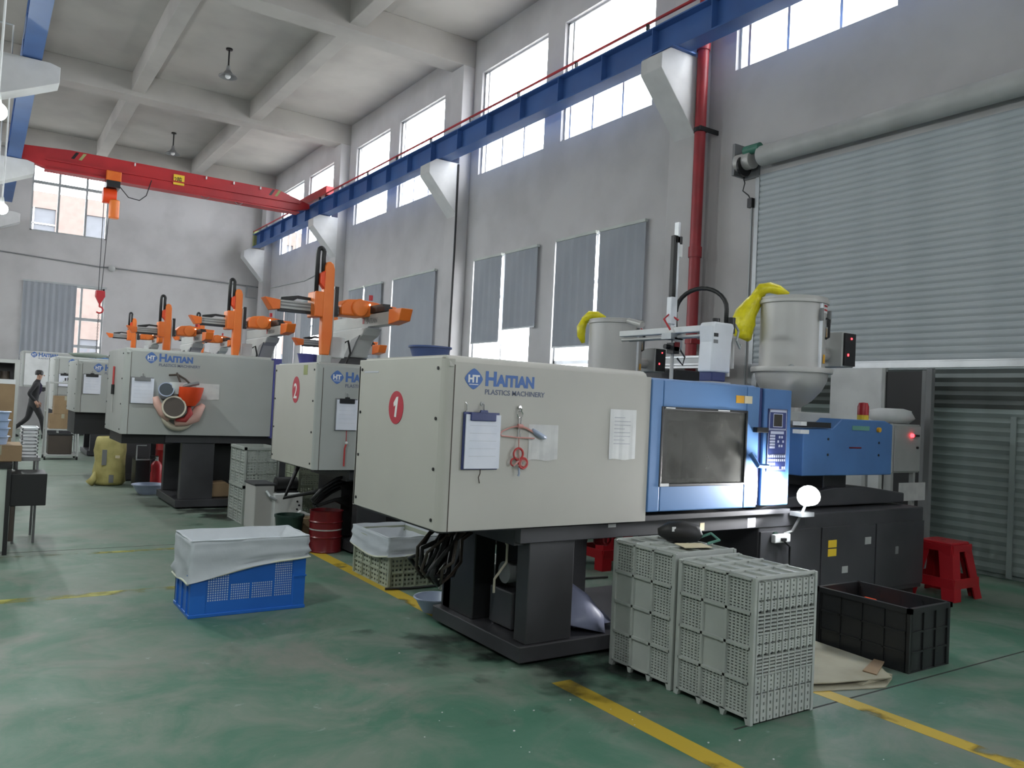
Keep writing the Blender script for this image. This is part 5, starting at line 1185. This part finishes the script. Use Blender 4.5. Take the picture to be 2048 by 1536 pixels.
obj('bag', rtube(G(), [(3.12, 3.86, .115), (3.14, 3.87, .18), (3.13, 3.9, .28), (3.10, 3.92, .36)], [.17, .15, .09, .02], 14), 'bag', t, smooth=True)
obj('bag_fold', rtube(G(), [(3.22, 3.86, .115), (3.22, 3.88, .17), (3.19, 3.9, .23)], [.13, .10, .02], 12), 'bag', t, smooth=True)
t = thing('red_funnel', 'red funnel valve behind the nearest machine leg', 'valve', (4.1, 4.6, .6))
obj('valve_body', G().box(3.76, 3.88, 4.45, 4.6, .55, .66).cyl((3.82, 4.5, .47), (3.82, 4.5, .55), .05), 'redcrane', t, bev=.01); obj('handwheel', G().ring((3.82, 4.43, .52), .04, .01, 'y', 16, 6), 'red', t)
# cardboard
t = thing('cardboard_sheet', 'flattened cardboard sheets on the floor between the crates', 'cardboard', (4.2, 2.8, 0))
obj('sheet', G().prism([(3.62, 2.78), (3.95, 2.66), (4.33, 2.56), (4.52, 2.78), (4.56, 3.3), (3.62, 3.4)], 'z', .028, .034), 'cardp', t)
obj('sheet', G().prism([(3.66, 2.72), (4.22, 2.53), (4.4, 2.60), (4.5, 3.2), (3.66, 3.3)], 'z', .002, .008), 'cardp', t)
obj('fold', G().prism([(4.10, .01), (4.4, .01), (4.4, .03), (4.2, .032)], 'y', 2.60, 2.75), 'cardp', t)
obj('flap', G().prism([(4.28, 2.62), (4.55, 2.74), (4.54, 2.80), (4.27, 2.70)], 'z', .034, .040), 'card', t)

# ---- red stool
def stool(label, cx, cy):
    t = thing('plastic_stool', label, 'stool', (cx, cy, 0), 'red plastic stools')
    h = .47; a, b = .145, .22
    def P(s, z, sx, sy): f = a+(b-a)*(1-z/h); return (cx+sx*f*s, cy+sy*f*s, z)
    g = G()
    obj('seat', G().box(cx-a, cx+a, cy-a, cy+a, h-.03, h), 'red', t, bev=.018, seg=3)
    obj('finger_hole', G().cyl((cx, cy, h-.001), (cx, cy, h+.0012), .02, n=16), 'reddark', t)
    for sx in (-1, 1):
        for sy in (-1, 1):
            g = G(); w_ = .118
            for z in (h-.02, 0):
                f = a+(b-a)*(1-z/h); ww = w_*(1 if z else .9)
                X0, Y0 = cx+sx*f, cy+sy*f
                g.v += [(X0, Y0, z), (X0-sx*ww, Y0, z), (X0-sx*ww, Y0-sy*.012, z), (X0-sx*.012, Y0-sy*.012, z), (X0-sx*.012, Y0-sy*ww, z), (X0, Y0-sy*ww, z)]
            for i in range(6): j = (i+1) % 6; g.f.append((i, j, 6+j, 6+i))
            g.f += [(5, 4, 3, 2, 1, 0), (6, 7, 8, 9, 10, 11)]
            obj('leg', g, 'red', t)
    for ax in (0, 1):
        for s in (-1, 1):
            for (za, zb) in ((.35, h-.02), (.10, .18)):
                g = G(); fa = a+(b-a)*(1-zb/h); fb = a+(b-a)*(1-za/h)
                if za > .3:  # arched apron
                    pr = [(-fa, zb), (fa, zb), (fb-.02, za), (.06, za+.045), (-.06, za+.045), (-fb+.02, za)]
                else: pr = [(-fa, zb), (fa, zb), (fb, za), (-fb, za)]
                m_ = (fa+fb)/2*s
                if ax == 0: g.prism([(cx+p, q) for p, q in pr], 'y', cy+m_-.006, cy+m_+.006)
                else: g.prism([(cy+p, q) for p, q in pr], 'x', cx+m_-.006, cx+m_+.006)
                obj('apron' if za > .3 else 'stretcher', g, 'red', t)
    return t
stool('red plastic stool standing in front of the grey shutter', 6.97, 3.70)
stool('red plastic stool glimpsed between the nearest machine legs and the grey crates', 4.95, 5.75)
# ================================================================ the far left
t = thing('shelf_trolley', 'grey tube shelf trolley with cardboard boxes in the aisle', 'trolley', (1.42, 17.5, 0))
tx0, tx1, ty0, ty1 = 1.15, 1.68, 17.3, 17.8
for x in (tx0, tx1):
    for y in (ty0, ty1): obj('post', G().tube([(x, y, .06), (x, y, 1.45)], .018, 8), 'greyl', t); obj('caster', G().cyl((x-.015, y, .035), (x+.015, y, .035), .035, n=12), 'blackm', t)
for z in (.07, .55, 1.43): obj('shelf', G().box(tx0, tx1, ty0, ty1, z, z+.03), 'greyl', t, bev=.006)
obj('side_wire', G().tube([(tx0, ty0, .9), (tx0, ty1, .9)], .01, 6).tube([(tx1, ty0, .9), (tx1, ty1, .9)], .01, 6), 'greyl', t)
def carton(label, x0, x1, y0, y1, z0, z1, group=None, m='card'):
    t = thing('cardboard_box', label, 'box', ((x0+x1)/2, (y0+y1)/2, z0), group)
    obj('body', G().box(x0, x1, y0, y1, z0, z1-.004), m, t, bev=.004)
    obj('flap', G().box(x0+.002, (x0+x1)/2-.003, y0, y1, z1-.004, z1).box((x0+x1)/2+.003, x1-.002, y0, y1, z1-.004, z1), m, t)
    obj('tape', G().box((x0+x1)/2-.025, (x0+x1)/2+.025, y0-.001, y0, z1-.08, z1), 'cardp', t); return t
carton('lower cardboard box on the shelf trolley', 1.20, 1.63, 17.34, 17.75, .581, .86)
carton('upper cardboard box on the shelf trolley', 1.26, 1.64, 17.34, 17.72, .862, 1.2)
t = thing('storage_bin', 'dark brown bin on the bottom shelf of the trolley', 'bin', (1.4, 17.5, .1))
obj('bin', G().box(1.2, 1.6, 17.36, 17.74, .102, .46), 'brown', t, bev=.015); obj('rim', G().box(1.19, 1.61, 17.35, 17.75, .46, .48), 'blackm', t)
t = thing('tool_tray', 'dark tray of tools on top of the trolley', 'tray', (1.45, 17.5, 1.46))
obj('tray', G().box(1.40, 1.64, 17.4, 17.65, 1.462, 1.49), 'greyl', t)
for k in range(5): obj('tool', G().cyl((1.43+.045*k, 17.45, 1.49), (1.43+.045*k, 17.46, 1.54+.01*(k % 2)), .016, n=8), 'blackm', t)
t = thing('material_sack', 'yellow woven material sack standing in the aisle', 'sack', (1.72, 13.1, 0))
obj('sack', G().lathe((1.70, 13.05, 0), [(.001, .01), (.19, .01), (.22, .05), (.215, .2), (.20, .35), (.215, .5), (.205, .62), (.185, .69), (.17, .70), (.12, .66), (.001, .64)], 28, .05), 'sack', t, smooth=True)
for (dx, z0_, z1_, m_) in ((-.10, .30, .52, 'greym'), (.0, .05, .16, 'greym'), (.07, .40, .44, 'creaml')):
    yy = 13.05-math.sqrt(.222**2-dx*dx)-.006; obj('print', G().box(1.70+dx-.03, 1.70+dx+.03, yy-.002, yy+.02, z0_, z1_), m_, t)
t = thing('material_sack', 'small crumpled sack piece at the foot of the yellow sack', 'sack', (1.48, 12.95, 0))
obj('sack', rtube(G(), [(1.44, 12.95, .03), (1.49, 12.93, .10), (1.50, 12.93, .2)], [.06, .05, .015]), 'sack', t, smooth=True)
t = thing('black_box', 'black open tool box between the yellow sack and the extinguisher', 'box', (2.0, 13.1, 0))
obj('body', G().box(1.98, 2.18, 12.6, 12.95, .01, .40), 'blackm', t, bev=.01); obj('edge', G().box(1.975, 2.185, 12.595, 12.605, .39, .41), 'alud', t)
obj('handle_frame', G().tube([(1.99, 12.65, .40), (1.99, 12.65, .60), (2.12, 12.65, .60)], .01, 6), 'alud', t)
t = thing('fire_extinguisher', 'red fire extinguisher with a silver valve near the third machine', 'extinguisher', (2.24, 12.5, 0))
obj('cylinder', G().lathe((2.22, 12.4, 0), [(.001, .0), (.07, .0), (.075, .02), (.075, .33), (.06, .37), (.03, .40), (.001, .40)], 20), 'red', t, smooth='auto')
obj('valve', G().cyl((2.22, 12.4, .40), (2.22, 12.4, .46), .022), 'chrome', t); obj('lever', G().box(2.12, 2.24, 12.385, 12.415, .46, .475), 'blackm', t)
obj('hose', G().tube([(2.2, 12.38, .44), (2.13, 12.36, .42), (2.13, 12.34, .25)], .012, 6), 'black', t)
t = thing('steel_drum', 'reddish drum standing behind the extinguisher below the third machine', 'drum', (2.45, 12.9, 0))
obj('drum', G().lathe((2.45, 12.85, 0), [(.001, 0), (.17, 0), (.17, .28), (.177, .29), (.17, .30), (.17, .52), (.177, .53), (.17, .54), (.175, .76), (.16, .76), (.001, .74)], 24), 'redcrane', t, smooth='auto')
t = thing('paper_bag', 'brown paper bag on the base of the third machine', 'bag', (2.65, 10.5, .11))
obj('bag', G().prism([(2.50, .115), (2.80, .115), (2.74, .27), (2.68, .31), (2.52, .30)], 'y', 10.42, 10.62), 'card', t, bev=.02)
t = thing('board_offcut', 'white board offcut lying on the base of the third machine', 'board', (3.0, 10.5, .11))
obj('board', G().box(2.84, 3.2, 10.42, 10.75, .112, .125), 'greyl', t)

# desk
t = thing('work_desk', 'desk end with a pale panel and black edging at the left edge', 'desk', (0, 8.3, 0))
obj('end_panel', G().box(-.42, .262, 7.9, 7.92, .03, .715), 'whiteboard', t)
obj('edging', G().box(-.44, .30, 7.885, 7.93, .715, .755).box(.262, .295, 7.885, 7.93, 0, .72), 'black', t)
obj('desk_top', G().box(-.44, .30, 7.93, 9.6, .735, .765), 'black', t); obj('leg', G().box(.25, .29, 9.5, 9.54, 0, .735), 'black', t)
obj('side_shelf', G().box(.295, .56, 7.95, 8.35, .395, .665), 'black', t, bev=.005, label='black square box fixed to the desk side')
obj('brace', G().box(.30, .335, 7.96, 7.98, .1, .40), 'brown', t)
carton('pale cardboard box lying on the desk', .02, .365, 8.0, 8.5, .766, .90)
for k in range(4):
    z = .901+.07*k
    t = thing('plastic_bucket', ['bottom', 'second', 'third', 'topmost'][k]+' pale blue bucket in the nested stack on the desk', 'bucket', (.16, 8.2, z), 'nested pale blue buckets')
    obj('bucket', G().lathe((.13, 8.18, z), [(.001, 0), (.125, 0), (.138, .062), (.150, .063), (.150, .069), (.13, .069), (.12, .01), (.001, .01)], 28), 'bucket', t, smooth='auto')
for k in range(9):
    z = .766+.031*k
    t = thing('wire_tray', ['lowest', 'second lowest', 'third', 'fourth', 'middle', 'sixth', 'seventh', 'second highest', 'topmost'][k]+' white tray counted up the stack at the desk edge', 'tray', (.43, 8.7, z), 'white trays stacked on the desk')
    x0, x1, y0, y1 = .375+.002*(k % 3), .51-.003*(k % 2), 8.45, 8.85
    g = G().box(x0, x1, y0, y0+.008, z, z+.017).box(x0, x1, y1-.008, y1, z, z+.017).box(x0, x0+.008, y0, y1, z, z+.017).box(x1-.008, x1, y0, y1, z, z+.017)
    obj('rim', g, 'tray', t); obj('base', G().box(x0+.008, x1-.008, y0+.008, y1-.008, z, z+.004), 'tray', t)
t = thing('tray_stand', 'glassy grey stand carrying the white tray stack beside the desk', 'stand', (.44, 8.65, 0))
obj('top', G().box(.33, .53, 8.42, 8.88, .735, .764), 'greym', t)
for (x, y) in ((.34, 8.43), (.50, 8.43), (.34, 8.85), (.50, 8.85)): obj('leg', G().box(x, x+.02, y, y+.02, 0, .735), 'greym', t)
# cartons and cabinet further back on the left
carton('large cardboard box at the far left under white trays', -.5, .42, 12.0, 12.7, .0, .72)
carton('upper large cardboard box at the far left', -.5, .43, 12.0, 12.7, .722, 1.40)
for k, (a, b) in enumerate([(-.3, .20), (.23, .43)]):
    t = thing('wire_tray', ['white tray lying on the upper large carton, left one', 'white tray at the corner of the upper large carton'][k], 'tray', (a, 12.1, 1.401))
    obj('tray', wallgrid(G(), 'z' if False else 'y', 12.02, 12.04, a, b, 1.402, 1.46, []), 'tray', t); obj('base', G().box(a, b, 12.04, 12.4, 1.402, 1.412), 'tray', t); obj('rim', G().box(a, b, 12.4, 12.42, 1.402, 1.46), 'tray', t)
t = thing('open_cabinet', 'grey cabinet with a dark open front at the far left', 'cabinet', (.1, 16.2, 0))
obj('shell', wallgrid(G(), 'y', 16.0, 16.5, -.9, .62, 0, 1.80, [(-.84, .55, 1.2, 1.74), (-.84, .55, .1, 1.14)]), 'greyl', t); obj('back', G().box(-.9, .62, 16.5, 16.52, 0, 1.8), 'bed', t)
obj('contents', G().box(-.6, .1, 16.1, 16.45, 1.2, 1.5).cyl((.42, 16.2, 1.2), (.42, 16.2, 1.6), .07), 'brown', t)

# ================================================================ the walking person
def person(label, ox, oy):
    t = thing('person', label, 'person', (ox, oy, 0))
    J = {  # x forward (walks to the right), y sideways, z up
     'pel': (0, 0, .92, .15, .12), 'wst': (.01, 0, 1.05, .145, .105), 'chs': (.03, 0, 1.27, .165, .12), 'nkb': (.06, 0, 1.43, .09, .075),
     'nk': (.085, 0, 1.50, .05, .05), 'hd0': (.105, 0, 1.57, .072, .066), 'hd1': (.11, 0, 1.65, .085, .074), 'hd2': (.10, 0, 1.715, .06, .055),
     'sR': (.03, -.17, 1.385, .062, .06), 'eR': (-.13, -.24, 1.13, .047, .047), 'wR': (.03, -.21, .95, .036, .036),
     'sL': (.04, .17, 1.385, .062, .06), 'eL': (-.04, .25, 1.12, .047, .047), 'wL': (.10, .21, .95, .036, .036),
     'hR': (.02, -.09, .88, .10, .10), 'kR': (.20, -.10, .50, .066, .066), 'aR': (.27, -.10, .10, .045, .045), 'tR': (.42, -.10, .04, .038, .032),
     'hL': (-.02, .09, .88, .10, .10), 'kL': (-.10, .10, .50, .066, .066), 'aL': (-.42, .10, .20, .045, .045), 'tL': (-.36, .10, .07, .036, .03)}
    E_ = [('pel', 'wst'), ('wst', 'chs'), ('chs', 'nkb'), ('nkb', 'nk'), ('nk', 'hd0'), ('hd0', 'hd1'), ('hd1', 'hd2'), ('chs', 'sR'), ('sR', 'eR'), ('eR', 'wR'),
          ('chs', 'sL'), ('sL', 'eL'), ('eL', 'wL'), ('pel', 'hR'), ('hR', 'kR'), ('kR', 'aR'), ('aR', 'tR'), ('pel', 'hL'), ('hL', 'kL'), ('kL', 'aL'), ('aL', 'tL')]
    ks = list(J); me = bpy.data.meshes.new('sk'); me.from_pydata([J[k][:3] for k in ks], [(ks.index(a), ks.index(b)) for a, b in E_], [])
    so_ = bpy.data.objects.new('sk', me); C.objects.link(so_); so_.modifiers.new('s', 'SKIN'); so_.modifiers.new('u', 'SUBSURF').levels = 2
    if not me.skin_vertices:
        bpy.context.view_layer.objects.active = so_; bpy.ops.mesh.customdata_skin_add()
    for i, k in enumerate(ks):
        v = me.skin_vertices[0].data[i]; v.radius = J[k][3:5]; v.use_root = (i == 0)
    bpy.context.view_layer.update(); dg = bpy.context.evaluated_depsgraph_get()
    nm = bpy.data.meshes.new_from_object(so_.evaluated_get(dg)); bpy.data.objects.remove(so_)
    nm.name = 'body'; nm.materials.clear(); nm.materials.append(M['clothes']); nm.materials.append(M['skin'])
    for p in nm.polygons:
        p.use_smooth = True
        if p.center.z > 1.50: p.material_index = 1
    b_ = bpy.data.objects.new('body', nm); C.objects.link(b_); b_.parent = t; OFF[b_] = Vector((0, 0, 0)); OFF[t] = Vector((0, 0, 0))
    obj('hair', G().lathe((.088, 0, 1.665), [(.088, -.05), (.092, -.02), (.094, .02), (.08, .06), (.05, .08), (.001, .086)], 16, .06), 'hair', t, smooth=True)
    obj('nose', G().sph((.205, 0, 1.61), .017), 'skin', t, smooth=True)
    for s in (-1, 1):
        obj('eye', G().sph((.188, s*.03, 1.635), .010), 'white', t); obj('ear', G().sph((.10, s*.083, 1.61), .022), 'skin', t, smooth=True)
    obj('mouth', G().box(.186, .194, -.022, .022, 1.572, 1.578), 'pinkcord', t)
    for s, h in ((-1, (.03, -.21, .95)), (1, (.10, .21, .95))):
        hd = obj('hand', rtube(G(), [h, (h[0]+.03, h[1]+.01*s, h[2]-.05), (h[0]+.05, h[1], h[2]-.10)], [.03, .04, .032]), 'skin', t, smooth=True)
        for k in range(4): obj('finger', G().tube([(h[0]+.055+.012*(k-1.5), h[1]+.004, h[2]-.095), (h[0]+.062+.014*(k-1.5), h[1]-.008*s, h[2]-.13-.006*(k in (1, 2))), (h[0]+.060+.014*(k-1.5), h[1]-.022*s, h[2]-.158-.008*(k in (1, 2)))], .0085, 6), 'skin', hd, smooth=True)
        obj('thumb', G().tube([(h[0]+.05, h[1], h[2]-.03), (h[0]+.085, h[1]-.01*s, h[2]-.06), (h[0]+.092, h[1]-.015*s, h[2]-.085)], .010, 6), 'skin', hd, smooth=True)
    for (x, y, z) in ((.27, -.10, .0), (-.47, .10, .03)): obj('shoe', G().prism([(x-.06, z), (x+.20, z), (x+.20, z+.04), (x+.10, z+.09), (x-.05, z+.11)], 'y', y-.045, y+.045), 'blackm', t, bev=.012)
    obj('shirt_front', G().prism([(.12, 1.10), (.17, 1.22), (.175, 1.36), (.12, 1.44), (.10, 1.30)], 'y', -.05, .05), 'purple', t, bev=.01)
    return t
person('person in dark jacket and trousers walking to the right by the far machine', 1.27, 23.9)

# clutter beside the person, in front of the white machine
t = thing('swivel_chair', 'black chair with a chrome bar just right of the walking person', 'chair', (2.0, 23.5, 0))
obj('seat', G().box(1.80, 2.2, 23.4, 23.8, .45, .52), 'blackm', t, bev=.02); obj('backrest', G().box(1.85, 2.2, 23.78, 23.84, .6, 1.05), 'blackm', t, bev=.02)
for (x, y) in ((1.82, 23.42), (2.16, 23.42), (1.82, 23.76), (2.16, 23.76)): obj('leg', G().tube([(x, y, .45), (x, y, 0)], .015, 6), 'chrome', t)
